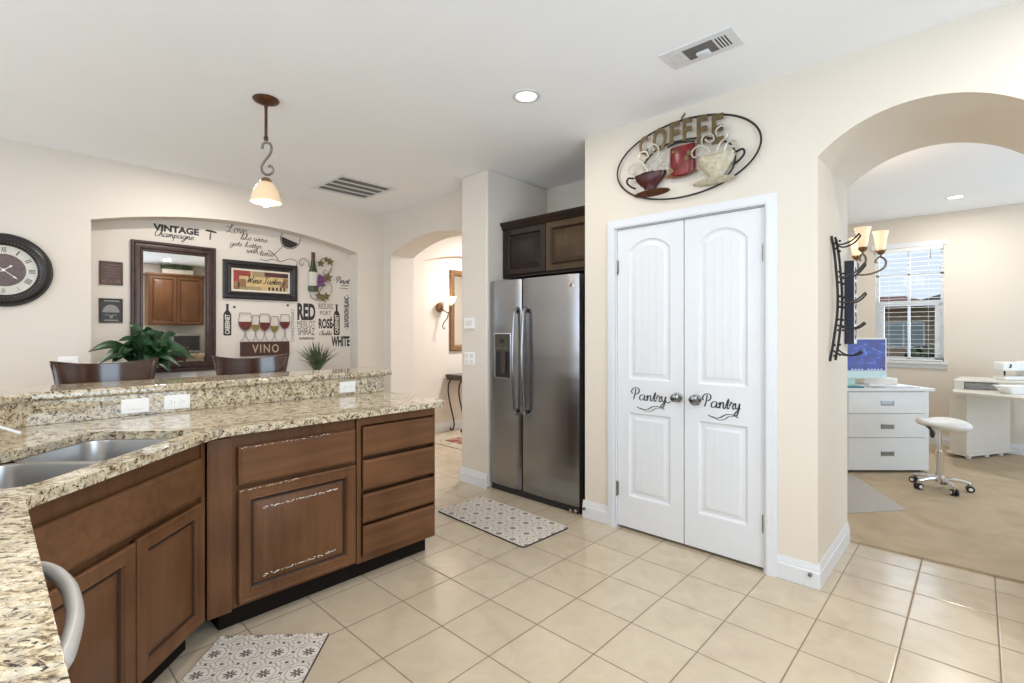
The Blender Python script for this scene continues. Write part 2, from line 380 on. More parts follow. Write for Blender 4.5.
        for m in mats: me.materials.append(m if not isinstance(m, str) else M[m])
        for p, i in zip(me.polygons, s.mi): p.material_index = i
        if recalc:
            bm = bmesh.new(); bm.from_mesh(me); bmesh.ops.recalc_face_normals(bm, faces=bm.faces); bm.to_mesh(me); bm.free()
        if smooth:
            me.polygons.foreach_set('use_smooth', [True]*len(me.polygons))
            me.set_sharp_from_angle(angle=math.radians(smooth))
        me.update()
        o = bpy.data.objects.new(name, me); COL.objects.link(o)
        o.location = loc
        if parent: o.parent = parent
        if bevel:
            b = o.modifiers.new('bevel', 'BEVEL'); b.width = bevel; b.segments = bseg; b.limit_method = 'ANGLE'; b.angle_limit = math.radians(40); b.harden_normals = False
        if subsurf:
            b = o.modifiers.new('sub', 'SUBSURF'); b.levels = subsurf; b.render_levels = subsurf
        return o
def worigin(o):
    v = Vector((0, 0, 0))
    while o is not None: v += o.location; o = o.parent
    return v
def tag(o, label, cat, group=None, kind=None):
    o['label'] = label; o['category'] = cat
    if group: o['group'] = group
    if kind: o['kind'] = kind
    return o
def thing(name, label, cat, loc=(0, 0, 0), group=None):
    o = bpy.data.objects.new(name, None); o.empty_display_size = .05; COL.objects.link(o); o.location = loc
    return tag(o, label, cat, group)
def struct(o, label=None, cat=None):
    o['kind'] = 'structure'
    if label: o['label'] = label
    if cat: o['category'] = cat
    return o
def copy_tree(o, parent=None):
    c = o.copy(); COL.objects.link(c)
    if parent: c.parent = parent
    for ch in list(o.children): copy_tree(ch, c)
    return c
def arc(cx, cz, r, a0, a1, n, mk):
    return [mk(cx+r*math.cos(a0+(a1-a0)*i/n), cz+r*math.sin(a0+(a1-a0)*i/n)) for i in range(n+1)]
def cat(pts, sub=6, closed=False):                                  # Catmull-Rom through points
    pts = [Vector(p) for p in pts]; n = len(pts); out = []
    rng = range(n if closed else n-1)
    for i in rng:
        p0 = pts[(i-1) % n] if closed or i > 0 else pts[0]; p1 = pts[i]; p2 = pts[(i+1) % n]; p3 = pts[(i+2) % n] if closed or i+2 < n else pts[-1]
        for k in range(sub):
            t = k/sub
            out.append(.5*((2*p1)+(p2-p0)*t+(2*p0-5*p1+4*p2-p3)*t*t+(3*p1-p0-3*p2+p3)*t**3))
    if not closed: out.append(pts[-1])
    return out
def spiral(c, u, w, r0, r1, a0, turns, n=24):                       # flat spiral in plane (u, w)
    c, u, w = Vector(c), Vector(u), Vector(w)
    return [c+(u*math.cos(a0+2*PI*turns*i/n)+w*math.sin(a0+2*PI*turns*i/n))*(r0+(r1-r0)*i/n) for i in range(n+1)]
def rrect(x0, x1, y0, y1, r, mk, n=5):
    out = []
    for cx, cy, a in ((x1-r, y1-r, 0), (x0+r, y1-r, PI/2), (x0+r, y0+r, PI), (x1-r, y0+r, 1.5*PI)):
        out += [mk(cx+r*math.cos(a+PI/2*i/n), cy+r*math.sin(a+PI/2*i/n)) for i in range(n+1)]
    return out

# stroke alphabet for the handwritten lettering (baseline 0, x-height 1)
GL = {
 'a': (1.3, [[(1.0, .9), (.6, 1), (.2, .75), (.1, .4), (.25, .05), (.55, .05), (.9, .4), (1.0, .9), (.95, .3), (1.1, 0), (1.35, .25)]]),
 'b': (1.1, [[(0, .2), (.35, 1.2), (.5, 1.9), (.35, 2), (.25, 1.5), (.2, .3), (.4, 0), (.75, .15), (.85, .6), (.6, .9), (.3, .6)]]),
 'e': (.9, [[(0, .3), (.5, .55), (.75, .8), (.55, 1), (.25, .8), (.15, .4), (.35, .02), (.7, .1), (1.0, .4)]]),
 'g': (1.15, [[(1.0, .9), (.6, 1), (.2, .75), (.1, .4), (.3, .1), (.6, .15), (.9, .5), (1.0, .95), (.95, 0), (.75, -.8), (.4, -.95), (.25, -.6), (.7, -.1), (1.25, .3)]]),
 'h': (1.15, [[(0, .2), (.4, 1.3), (.5, 1.9), (.35, 2), (.25, 1.5), (.15, 0)], [(.17, .4), (.5, .95), (.75, .85), (.75, .2), (.95, 0), (1.2, .3)]]),
 'i': (.6, [[(0, .3), (.25, 1), (.2, .25), (.4, 0), (.65, .25)], [(.27, 1.38), (.33, 1.5)]]),
 'k': (1.0, [[(0, .2), (.4, 1.3), (.5, 1.9), (.35, 2), (.25, 1.5), (.15, 0)], [(.75, .95), (.25, .5), (.6, .35), (.75, .05), (1.05, .25)]]),
 'l': (.6, [[(0, .2), (.4, 1.2), (.5, 1.9), (.35, 2.05), (.22, 1.6), (.2, .3), (.4, 0), (.65, .25)]]),
 'm': (1.6, [[(0, .5), (.2, .95), (.25, .5), (.2, 0), (.3, .6), (.55, .98), (.7, .8), (.68, 0), (.78, .6), (1.05, .98), (1.2, .8), (1.2, .2), (1.4, 0), (1.65, .3)]]),
 'n': (1.15, [[(0, .5), (.2, .95), (.25, .5), (.2, 0), (.3, .6), (.6, .98), (.78, .8), (.78, .2), (.98, 0), (1.2, .3)]]),
 'o': (1.0, [[(.6, 1), (.2, .8), (.1, .4), (.3, .02), (.65, .1), (.85, .5), (.7, .9), (.5, .95), (.7, .75), (1.1, .85)]]),
 'p': (1.1, [[(0, .5), (.2, .95), (.2, 0), (.15, -.95)], [(.2, .5), (.5, .98), (.8, .8), (.8, .25), (.5, .02), (.25, .15)], [(.8, .25), (1.15, .3)]]),
 'r': (.75, [[(0, .4), (.2, 1.1), (.3, .95), (.6, .9), (.5, .4), (.6, .05), (.85, .2)]]),
 's': (.75, [[(0, .2), (.4, 1.05), (.5, .6), (.6, .25), (.35, 0), (.1, .15)], [(.6, .2), (.8, .3)]]),
 't': (.65, [[(0, .3), (.4, 1.6), (.3, .4), (.4, .02), (.7, .3)], [(.1, 1.1), (.65, 1.15)]]),
 'u': (1.1, [[(0, .6), (.15, 1), (.15, .3), (.35, .02), (.65, .25), (.8, 1), (.78, .2), (.95, 0), (1.15, .3)]]),
 'v': (.9, [[(0, .7), (.2, 1), (.3, .6), (.45, .02), (.75, .6), (.7, 1), (1.0, .9)]]),
 'w': (1.4, [[(0, .7), (.15, 1), (.2, .3), (.4, .02), (.65, .4), (.7, .95), (.75, .3), (.95, .02), (1.25, .5), (1.25, 1), (1.5, .9)]]),
 'y': (.95, [[(0, .7), (.15, 1), (.2, .4), (.4, .1), (.7, .4), (.8, 1), (.75, 0), (.55, -.8), (.25, -.9), (.2, -.6), (.6, -.1), (1.0, .3)]]),
 'C': (1.15, [[(1.1, 1.7), (.9, 2), (.4, 1.8), (.05, 1), (.2, .2), (.6, 0), (1.1, .4)]]),
 'L': (1.1, [[(-.7, 1.0), (-.3, 1.2), (.3, .9), (.8, 1.9), (.6, 2.2), (.4, 1.6), (.2, .3), (-.2, 0), (-.3, .25), (.3, .2), (1.0, -.1), (1.3, .1)]]),
 'P': (1.1, [[(.35, 2), (.3, 1), (.1, 0)], [(-.15, 1.0), (-.4, 1.35), (-.2, 1.85), (.4, 2.15), (.95, 1.85), (.95, 1.35), (.6, 1.0), (.25, 1.0)]]),
 'W': (1.75, [[(0, 1.7), (.2, 2), (.3, 1.2), (.35, .05), (.9, 1.5), (.95, .05), (1.5, 1.6), (1.7, 2.0)]]),
 'T': (1.0, [[(.5, 1.8), (.45, .8), (.2, 0), (-.1, .2)], [(-.2, 1.7), (.2, 2.0), (.7, 1.85), (1.2, 2.05)]]),
 ' ': (.8, []),
}
def script(mb, txt, o, ux, uz, w, xh, lw, t=.0015, mi=0, slant=.25, wmin=None):
    tot = sum(GL[c][0] for c in txt); k = w/tot; x = 0; o, ux, uz = Vector(o), Vector(ux), Vector(uz); nn = ux.cross(uz)
    for c in txt:
        for st in GL[c][1]:
            pts = cat([o+ux*((x+a)*k+b*slant*xh)+uz*(b*xh) for a, b in st], 4)
            mb.ribbon(pts, lw, t, nn, mi, wmin=wmin if wmin else lw*.45)
        x += GL[c][0]

# ================================================================== THE SETTING
CEIL = 2.74
YB, YN = 5.14, 5.31            # back wall face, back of its arched niche
def arch_top(c, half, spring, peak, mk, n=28):
    sag = peak-spring; R = (half*half+sag*sag)/(2*sag); cz = peak-R; a = math.asin(half/R)
    return [mk(c+R*math.sin(a-2*a*i/n), cz+R*math.cos(a-2*a*i/n)) for i in range(n+1)]    # from +half to -half
def sbox(name, mat, *b, **k):
    return struct(MB().box(*b).build(name, mat, smooth=0, **k))
sbox('floor', 'tile', -3.3, 6.6, -1.75, 5.4, -.06, 0)
sbox('floor_carpet', 'carpet', 3.80, 7.8, -2.6, 2.0, .0005, .012)
sbox('ceiling', 'ceiling', -3.3, 7.9, -2.6, 5.45, CEIL, CEIL+.08)
# back wall with its arched art niche
mk = lambda x, z: (x, YB, z)
poly = [(-3.3, YB, 0), (.58, YB, 0)] + [(.58, YB, 2.237)] + list(reversed(arch_top(1.742, 1.162, 2.237, 2.395, mk)))[1:] + [(2.904, YB, 0), (3.56, YB, 0), (3.56, YB, CEIL), (-3.3, YB, CEIL)]
w = MB().prism(poly, (0, YN-YB, 0)).box(.5, 3.0, YN, YN+.05, 0, CEIL)
struct(w.build('wall_back', 'wall', smooth=30))
# wall with the arched way to the hall
mk = lambda y, z: (3.24, y, z)
poly = [(3.24, YB, 0), (3.24, 4.985, 0)] + arch_top(4.22, .765, 2.237, 2.40, mk) + [(3.24, 3.455, 0), (3.24, 3.411, 0), (3.24, 3.411, CEIL), (3.24, YB, CEIL)]
struct(MB().prism(poly, (.32, 0, 0)).build('wall_hall_arch', 'wall', smooth=30))
mk = lambda x, z: (x, 5.20, z)
poly = [(3.56, 5.2, 0), (3.89, 5.2, 0)] + list(reversed(arch_top(4.74, .85, 2.265, 2.40, mk))) + [(5.59, 5.2, 0), (6.6, 5.2, 0), (6.6, 5.2, CEIL), (3.56, 5.2, CEIL)]
struct(MB().prism(poly, (0, .08, 0)).box(3.8, 6.6, 5.28, 5.33, 0, CEIL).build('wall_hall_left', 'wall', smooth=30))
sbox('wall_hall_end', 'wall', 6.5, 6.6, 3.39, 5.2, 0, CEIL)
sbox('wall_hall_right', 'wall', 3.87, 6.6, 3.29, 3.39, 0, CEIL)
# refrigerator alcove
struct(MB().box(2.955, 3.87, 3.075, 3.412, 0, CEIL).build('wall_pier', 'wall', bevel=.015, smooth=30))
sbox('wall_alcove', 'wall', 3.77, 3.87, 2.08, 3.075, 0, CEIL)
# pantry wall, with the door recess and the thick arched way to the study
XP, XQ = 2.985, 3.79
at_ = lambda x: (lambda y, z: (x, y, z))
def pantry_poly(x, door):
    p = [(x, 2.082, 0)]
    if door: p += [(x, 1.822, 0), (x, 1.822, 2.05), (x, .866, 2.05), (x, .866, 0)]
    p += [(x, .615, 0)] + arch_top(.2075, .4075, 2.258, 2.43, at_(x)) + [(x, -.2, 0), (x, -.42, 0), (x, -.42, CEIL), (x, 2.082, CEIL)]
    return p
w = MB().prism(pantry_poly(XP, True), (.1, 0, 0)).prism(pantry_poly(XP+.1, False), (XQ-XP-.1, 0, 0))
struct(w.build('wall_pantry', 'pantry_wall', smooth=30))
# walls behind and beside the camera
sbox('wall_kitchen_right', 'wall', 3.4, 3.79, -2.6, -.42, 0, CEIL)
def wall_with_holes(name, mat, quad, ext, holes):
    return struct(MB().prism(quad, ext, holes).build(name, mat, smooth=0))
def rectx(x, y0, y1, z0, z1): return [(x, y0, z0), (x, y1, z0), (x, y1, z1), (x, y0, z1)]
def recty(y, x0, x1, z0, z1): return [(x0, y, z0), (x1, y, z0), (x1, y, z1), (x0, y, z1)]
wall_with_holes('wall_left', 'wall', rectx(-3.2, -1.75, 5.31, 0, CEIL), (-.1, 0, 0), [rectx(-3.2, 2.2, 4.4, .35, 2.55), rectx(-3.2, -.8, 1.4, .35, 2.55)])
wall_with_holes('wall_rear', 'wall', recty(-1.65, -3.2, 3.4, 0, CEIL), (0, -.1, 0), [recty(-1.65, -.1, 1.8, .5, 2.5)])
wall_with_holes('wall_study_right', 'pantry_wall', recty(-2.45, 3.79, 7.7, 0, CEIL), (0, -.1, 0), [recty(-2.45, 4.1, 7.1, .35, 2.45)])
sbox('wall_study_left', 'wall', 3.79, 7.8, 1.9, 2.0, 0, CEIL)
WY0, WY1, WZ0, WZ1 = .30, .955, .995, 2.37
wall_with_holes('wall_study_far', 'pantry_wall', rectx(7.7, -2.55, 2.0, 0, CEIL), (.12, 0, 0), [rectx(7.7, WY0, WY1, WZ0, WZ1)])
# baseboards
def baseboard(name, a, b, nrm, h=.125, t=.014):
    a, b, n = Vector((*a, 0)), Vector((*b, 0)), Vector((*nrm, 0))
    pr = [(0, 0), (t, 0), (t, h*.66), (t*.75, h*.70), (t*.75, h*.80), (t*.45, h*.88), (t*.35, h), (0, h)]
    ls = [[p + n*x + Vector((0, 0, z)) for x, z in pr] for p in (a, b)]
    return struct(MB().loops(ls, 0, True, True).build(name, 'white', smooth=25))
baseboard('baseboard_back', (-3.2, YB), (.58, YB), (0, -1))
baseboard('baseboard_niche', (.58, YN), (2.90, YN), (0, -1))
baseboard('baseboard_hall', (3.89, 5.28), (5.59, 5.28), (0, -1))
baseboard('baseboard_hall_near', (3.56, 5.2), (3.89, 5.2), (0, -1))
baseboard('baseboard_pier', (2.955, 3.412), (2.955, 3.075), (-1, 0))
baseboard('baseboard_pantry_left', (XP, 2.096), (XP, 1.872), (-1, 0))
baseboard('baseboard_pantry_right', (XP, .809), (XP, .601), (-1, 0))
baseboard('baseboard_jamb', (XP, .615), (XQ, .615), (0, -1))
baseboard('baseboard_study', (7.7, -2.4), (7.7, 1.9), (-1, 0))
# pantry door casing
cs = MB()
for (o0, o1, t) in ((0, .062, .016), (.004, .05, .021), (.012, .03, .025)):
    cs.box(XP-t, XP+.001, 1.822-.002+o0, 1.822-.002+o1, 0, 2.045+o0)
    cs.box(XP-t, XP+.001, .866+.002-o1, .866+.002-o0, 0, 2.045+o0)
    cs.box(XP-t, XP+.001, .866+.002-o1, 1.82+o1, 2.045+o0, 2.045+o1)
cs.box(XP-.016, XP+.1, 1.815, 1.822, 0, 2.05).box(XP-.016, XP+.1, .866, .873, 0, 2.05).box(XP-.016, XP+.1, .866, 1.822, 2.043, 2.05)
struct(cs.build('trim_1', 'white', smooth=25))

def rect_loops(mb, o, u, w, n, W, H, prof, mis=None, cap=True):
    o, u, w, n = map(Vector, (o, u, w, n))
    L = [[o+u*i+w*i+n*h, o+u*(W-i)+w*i+n*h, o+u*(W-i)+w*(H-i)+n*h, o+u*i+w*(H-i)+n*h] for i, h in prof]
    for k in range(len(L)-1): mb.loops(L[k:k+2], mis[k] if mis else 0, k == 0, cap and k == len(L)-2)
    return mb
def arch_outline(u0, u1, z0, zs, zp, ins, n=16):
    c = (u0+u1)/2; half = (u1-u0)/2; sag = zp-zs; R = (half*half+sag*sag)/(2*sag); cz = zp-R
    h2 = half-ins; R2 = R-ins; a = math.asin(h2/R2)
    return [(u0+ins, z0+ins), (u1-ins, z0+ins)] + [(c+R2*math.sin(a-2*a*i/n), cz+R2*math.cos(a-2*a*i/n)) for i in range(n+1)]
def pantry_door(name, y0, y1, hinge_left, label):
    W = y0-y1; xf = 2.986; zb, zt = .022, 2.040
    q = lambda u, z, d=0: Vector((xf+d, y0-u, z))
    d = MB(); a, b = .088, W-.088
    def slab(poly): d.prism([q(u, z) for u, z in poly], (.014, 0, 0))
    slab([(0, zb), (a, zb), (a, zt), (0, zt)]); slab([(b, zb), (W, zb), (W, zt), (b, zt)])
    slab([(a, zb), (b, zb), (b, .235), (a, .235)]); slab([(a, .80), (b, .80), (b, 1.025), (a, 1.025)])
    top = arch_outline(a, b, 1.025, 1.885, 1.958, 0)
    slab([(a, zt), (b, zt)] + top[2:])
    d.prism([q(u, z, .014) for u, z in ((0, zb), (W, zb), (W, zt), (0, zt))], (.021, 0, 0))
    prof = ((0, 0), (.004, .008), (.014, .012), (.026, .011), (.044, .004))
    for kind in (0, 1):
        out = lambda i: arch_outline(a, b, 1.025, 1.885, 1.958, i) if kind == 0 else [(a+i, .235+i), (b-i, .235+i), (b-i, .80-i), (a+i, .80-i)]
        d.loops([[q(u, z, dp) for u, z in out(i)] for i, dp in prof])
        # beaded planks of the raised field
        i = .047; A, B = a+i, b-i; np_ = 4
        for k in range(np_):
            s0 = A+(B-A)*k/np_+.002; s1 = A+(B-A)*(k+1)/np_-.002
            if kind:
                pl = [(s0, .235+i), (s1, .235+i), (s1, .80-i), (s0, .80-i)]
            else:
                half = (b-a)/2; sag = .073; R = (half*half+sag*sag)/(2*sag); cz = 1.958-R; c = (a+b)/2
                zt_ = lambda uu: cz+math.sqrt((R-i)**2-(uu-c)**2)
                pl = [(s0, 1.025+i), (s1, 1.025+i), (s1, zt_(s1)), ((s0+s1)/2, zt_((s0+s1)/2)), (s0, zt_(s0))]
            d.prism([q(u, z, .0025) for u, z in pl], (.004, 0, 0))
    o = d.build(name, 'white', smooth=20, base=(xf, (y0+y1)/2, zb)); struct(o)
    ky = y1+.036 if hinge_left else y0-.077
    kn = MB().lathe([(.030, 0), (.030, .006), (.012, .010), (.011, .035), (.018, .040), (.025, .050), (.026, .058), (.020, .065), (.006, .068)], (xf, ky, .932), (-1, 0, 0))
    kn.build('door_knob', 'nickel', o)
    hy = y0+.002 if hinge_left else y1-.002
    for z in (.27, 1.785):
        MB().tube([(xf-.008, hy, z-.05), (xf-.008, hy, z+.05)], .0085, 8).box(xf-.004, xf, hy-.012, hy+.012, z-.045, z+.045).build('hinge', 'nickel', o)
    le = MB(); X = xf-.0012
    ux, uz = Vector((0, -1, 0)), Vector((0, 0, 1))
    if hinge_left: p0, p1 = P(633, 401, X=X), P(666, 404, X=X)
    else: p0, p1 = P(704, 406, X=X), P(740, 412, X=X)
    ww = p0.y-p1.y; xh = .038
    org = Vector((X, p0.y, .890))
    script(le, 'Pantry', org, ux, uz, ww, xh, .0085, .0008, slant=.1, wmin=.0026)
    S = lambda pts: [org+ux*(a_*ww)+uz*b_ for a_, b_ in pts]
    le.ribbon(cat(S([(.12, -.046), (.28, -.060), (.45, -.056), (.60, -.036), (.78, -.030), (.96, -.046)]), 6), .009, .0008, ux.cross(uz), wmin=.003)
    le.ribbon(cat(S([(.25, -.052), (.42, -.070), (.58, -.062), (.70, -.044), (.84, -.040)]), 6), .006, .0008, ux.cross(uz), wmin=.002)
    le.ribbon(cat(S([(-.12, .012), (-.3, .004), (-.42, .014)] if not hinge_left else [(.95, .01), (1.06, .0), (1.14, .012)]), 6), .005, .0008, ux.cross(uz))
    le.build('lettering', 'door_ink', o, smooth=0)
    o['label'] = label; o['category'] = 'door'
    return o
pantry_door('door_1', 1.813, 1.342, True, 'left white arched-panel pantry door, nearer the refrigerator, lettered Pantry')
pantry_door('door_2', 1.336, .875, False, 'right white arched-panel pantry door, nearer the arched way, lettered Pantry')
# study window, exterior
wf = MB(); X0 = 7.745
def wbar(y0, y1, z0, z1, x0=X0, x1=X0+.04): wf.box(x0, x1, y0, y1, z0, z1)
wbar(WY0, WY0+.035, WZ0, WZ1); wbar(WY1-.035, WY1, WZ0, WZ1); wbar(WY0, WY1, WZ0, WZ0+.04); wbar(WY0, WY1, WZ1-.035, WZ1)
wbar(WY0, WY1, 1.665, 1.725, X0-.005, X0+.04); wbar(.615, .64, WZ0, WZ1); wbar(WY0, WY1, 2.03, 2.052)
wbar(WY0+.035, WY0+.085, WZ0, 1.68); wbar(WY1-.085, WY1-.035, WZ0, 1.68)
win = struct(wf.build('window_1', 'white', smooth=0), 'white gridded sash window of the study', 'window')
MB().box(X0+.018, X0+.022, WY0+.03, WY1-.03, WZ0+.03, WZ1-.03).build('window_pane', 'pane', win, smooth=0)
tr = MB(); tr.box(7.685, 7.70, WY0-.02, WY1+.04, WZ1, WZ1+.06).box(7.66, 7.745, WY0-.035, WY1+.035, WZ0-.03, WZ0).box(7.688, 7.70, WY0-.03, WY1+.03, WZ0-.085, WZ0-.03)
tr.box(7.70, 7.745, WY0-.0, WY0+.001, WZ0, WZ1)
struct(tr.build('trim_2', 'white', smooth=0))
bl = thing('window_blind', 'white horizontal slat blind hanging open in the study window', 'blind', (7.70, .628, WZ1-.05))
MB().box(7.672, 7.725, WY0+.006, WY1-.006, WZ1-.045, WZ1-.004).build('head_rail', 'blind', bl, bevel=.004)
sl = MB(); z = WZ1-.07
while z > WZ0+.03:
    sl.box(7.678, 7.722, WY0+.01, WY1-.01, z, z+.0028); z -= .055
sl.build('slats', 'blind', bl, smooth=0)
co = MB()
for y in (WY0+.14, WY1-.14): co.tube([(7.672, y, WZ1-.04), (7.672, y, WZ0+.03)], .0016, 5)
co.build('ladder_cord', 'blind', bl)
MB().box(7.675, 7.725, WY0+.01, WY1-.01, WZ0+.005, WZ0+.022).build('bottom_rail', 'blind', bl, bevel=.003)
MB().tube([(7.66, WY0+.12, WZ1-.04), (7.66, WY0+.12, WZ1-.13)], .003, 6).ball((7.66, WY0+.12, WZ1-.14), .007, .007, .014).build('pull_cord', 'nickel', bl)
# the other windows of these rooms (behind the camera)
def far_window(name, c, u, W, H):
    c, u = Vector(c), Vector(u); m = MB(); z = Vector((0, 0, 1)); n = u.cross(z)*.03
    for a in (0, W/2-.02, W-.04): m.obox(c+u*a, u*.04, z*H, n)
    for b in (0, H-.04): m.obox(c+z*b, u*W, z*.04, n)
    struct(m.build(name, 'white', smooth=0), 'white framed window behind the camera', 'window')
far_window('window_2', (-3.21, 2.2, .35), (0, 1, 0), 2.2, 2.2); far_window('window_3', (-3.21, -.8, .35), (0, 1, 0), 2.2, 2.2)
far_window('window_4', (-.1, -1.655, .5), (1, 0, 0), 1.9, 2.0); far_window('window_5', (4.1, -2.455, .35), (1, 0, 0), 3.0, 2.1)
# outside the study window: ground, neighbour's house, hedge
struct(MB().box(7.9, 40, -14, 16, -.3, -.2).build('ground_outside', plain('dry_garden_ground', (.22, .2, .12), .95, var=.3), smooth=0))
h = thing('neighbour_house', 'tan stucco house with tiled roof seen beyond the study window blind', 'house', (24, 2, -.2))
HX = 24
MB().box(HX, HX+7, -1.5, 9, -.2, 2.45).build('wall', 'stucco', h, smooth=0)
rf = MB()
rf.add([(HX-.5, .9, 2.30), (HX-.5, 9.6, 2.30), (HX+4, 6, 2.95), (HX+4, 2.4, 2.95), (HX+7.5, 9.6, 2.30), (HX+7.5, .9, 2.30)], [(0, 1, 2, 3), (1, 4, 2), (0, 3, 5), (3, 2, 4, 5), (0, 5, 4, 1)])
rf.add([(HX-1.6, 1.75, 2.32), (HX-1.6, -5.5, 2.32), (HX-1.6, -1.9, 3.55), (HX+5, -1.9, 3.55), (HX+5, 1.75, 2.32), (HX+5, -5.5, 2.32)], [(0, 1, 2), (0, 2, 3, 4), (1, 5, 3, 2), (0, 4, 5, 1), (3, 5, 4)])
rf.build('roof', 'roof', h, smooth=0)
MB().box(HX-.52, HX-.40, 1.8, 9.6, 2.20, 2.34).obox((HX-1.64, 1.8, 2.26), (0, -3.7, 1.25), (.05, 0, 0), (0, 0, .10)).build('fascia', 'fascia', h, smooth=0)
a, b = P(885, 324, X=HX), P(923, 346, X=HX)
wn = MB().box(HX-.05, HX, b.y-.06, a.y+.06, b.z-.06, a.z+.06).build('window', 'white', h, smooth=0)
g = MB()
m_ = (a.y+b.y)/2
g.box(HX-.06, HX-.05, b.y, m_-.03, b.z, a.z).box(HX-.06, HX-.05, m_+.03, a.y, b.z, a.z)
g.build('pane', 'extglass', wn, smooth=0)
def leafball(c, r, n, size, sq=(1, 1, 1)):
    m = MB(); c = Vector(c)
    for _ in range(n):
        d = Vector((random.gauss(0, 1), random.gauss(0, 1), random.gauss(0, 1))).normalized(); rr = r*(.65+.4*random.random())
        p = c+Vector((d.x*sq[0], d.y*sq[1], d.z*sq[2]))*rr
        a = d.orthogonal().normalized()*size*random.uniform(.6, 1.2); b = d.cross(a).normalized()*size*.5; t = d*size*.3
        m.add([p-a, p+b+t, p+a, p-b+t], [(0, 1, 2, 3)])
    return m
for k, (y, zz, r) in enumerate(((-.1, .45, .55), (1.15, .35, .5), (2.5, .5, .6), (3.9, .4, .5))):
    m = leafball((17.5, y, zz), r, 420, .12, (1, 1, 1.15)); m.ball((17.5, y, zz-.05), r*.75, r*.75, r*.85, 12, 8)
    m.v = [Vector((v.x, v.y, max(v.z, -.2))) for v in m.v]
    tag(m.build('garden_shrub', 'hedge', recalc=False), ['green garden shrub outside study window, nearest the window\'s right jamb', 'green garden shrub outside study window, second from the right jamb', 'green garden shrub outside study window, beside the computer screen edge', 'green garden shrub outside study window, hidden mostly behind the computer screen'][k], 'shrub', 'shrubs outside the study window')

# ================================================================== KITCHEN ISLAND
CZ, CT = .92, .035                          # worktop height, thickness
N_ = Vector((0, -1, 0)); UX = Vector((1, 0, 0)); UZ = Vector((0, 0, 1))
DU = Vector((math.sqrt(.5), math.sqrt(.5), 0)); DV = Vector((-math.sqrt(.5), math.sqrt(.5), 0))   # along / into the diagonal
FY = 2.42                                   # face frame plane
KC = Vector((.65, 2.42, 0))                # knuckle where the diagonal starts
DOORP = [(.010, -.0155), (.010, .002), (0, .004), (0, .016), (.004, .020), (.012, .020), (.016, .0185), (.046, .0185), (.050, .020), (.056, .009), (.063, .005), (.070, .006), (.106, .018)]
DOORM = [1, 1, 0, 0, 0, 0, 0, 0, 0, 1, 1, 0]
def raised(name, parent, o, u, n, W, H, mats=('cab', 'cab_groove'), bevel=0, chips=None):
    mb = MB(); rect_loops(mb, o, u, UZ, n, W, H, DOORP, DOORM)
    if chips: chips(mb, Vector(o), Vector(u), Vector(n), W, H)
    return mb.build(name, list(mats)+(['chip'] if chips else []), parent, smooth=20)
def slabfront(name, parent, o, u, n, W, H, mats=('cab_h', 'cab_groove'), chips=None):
    mb = MB(); rect_loops(mb, o, u, UZ, n, W, H, [(.010, -.0155), (.010, .002), (0, .004), (0, .012), (.003, .016), (.010, .018), (.013, .020)], [1, 1, 0, 0, 0, 0])  # undercut edges coloured dark to draw the shadow line around each front
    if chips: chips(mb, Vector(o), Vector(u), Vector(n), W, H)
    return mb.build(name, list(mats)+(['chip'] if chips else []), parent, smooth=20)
def flakes(mb, a, b, n, count, wid, up, sz=.006):
    rnd = random.Random(3)
    for _ in range(count):
        t = rnd.random(); p = a+(b-a)*t + up*rnd.uniform(-wid, wid); d = (b-a).normalized()
        s = sz*rnd.uniform(.35, 1.2); q = [p+d*s*rnd.uniform(.5, 1.6), p+up*s*rnd.uniform(.15, .5), p-d*s*rnd.uniform(.5, 1.6), p-up*s*rnd.uniform(.15, .5)]
        mb.prism(q, n*.0008, mi=2)
yF = FY-.0005
# drawer bank
t = thing('base_cabinet', 'brown island base cabinet of four stacked drawers at the end nearest the refrigerator', 'cabinet', (1.62, 2.75, 0), 'island base cabinets')
MB().box(1.362, 1.885, FY+.05, 3.08, .10, CZ-CT).box(1.362, 1.388, FY, FY+.05, .10, CZ-CT).box(1.876, 1.885, FY, FY+.05, .10, CZ-CT).box(1.388, 1.876, FY, FY+.05, .838, CZ-CT).box(1.388, 1.876, FY, FY+.05, .10, .131).build('body', ['cab'], t, smooth=0, bevel=.002)
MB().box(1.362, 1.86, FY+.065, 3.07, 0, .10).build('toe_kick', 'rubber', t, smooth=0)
for z0, z1 in ((.673, .831), (.4895, .650), (.315, .4675), (.137, .2965)):
    slabfront('drawer', t, (1.392, yF, z0), UX, N_, .480, z1-z0)
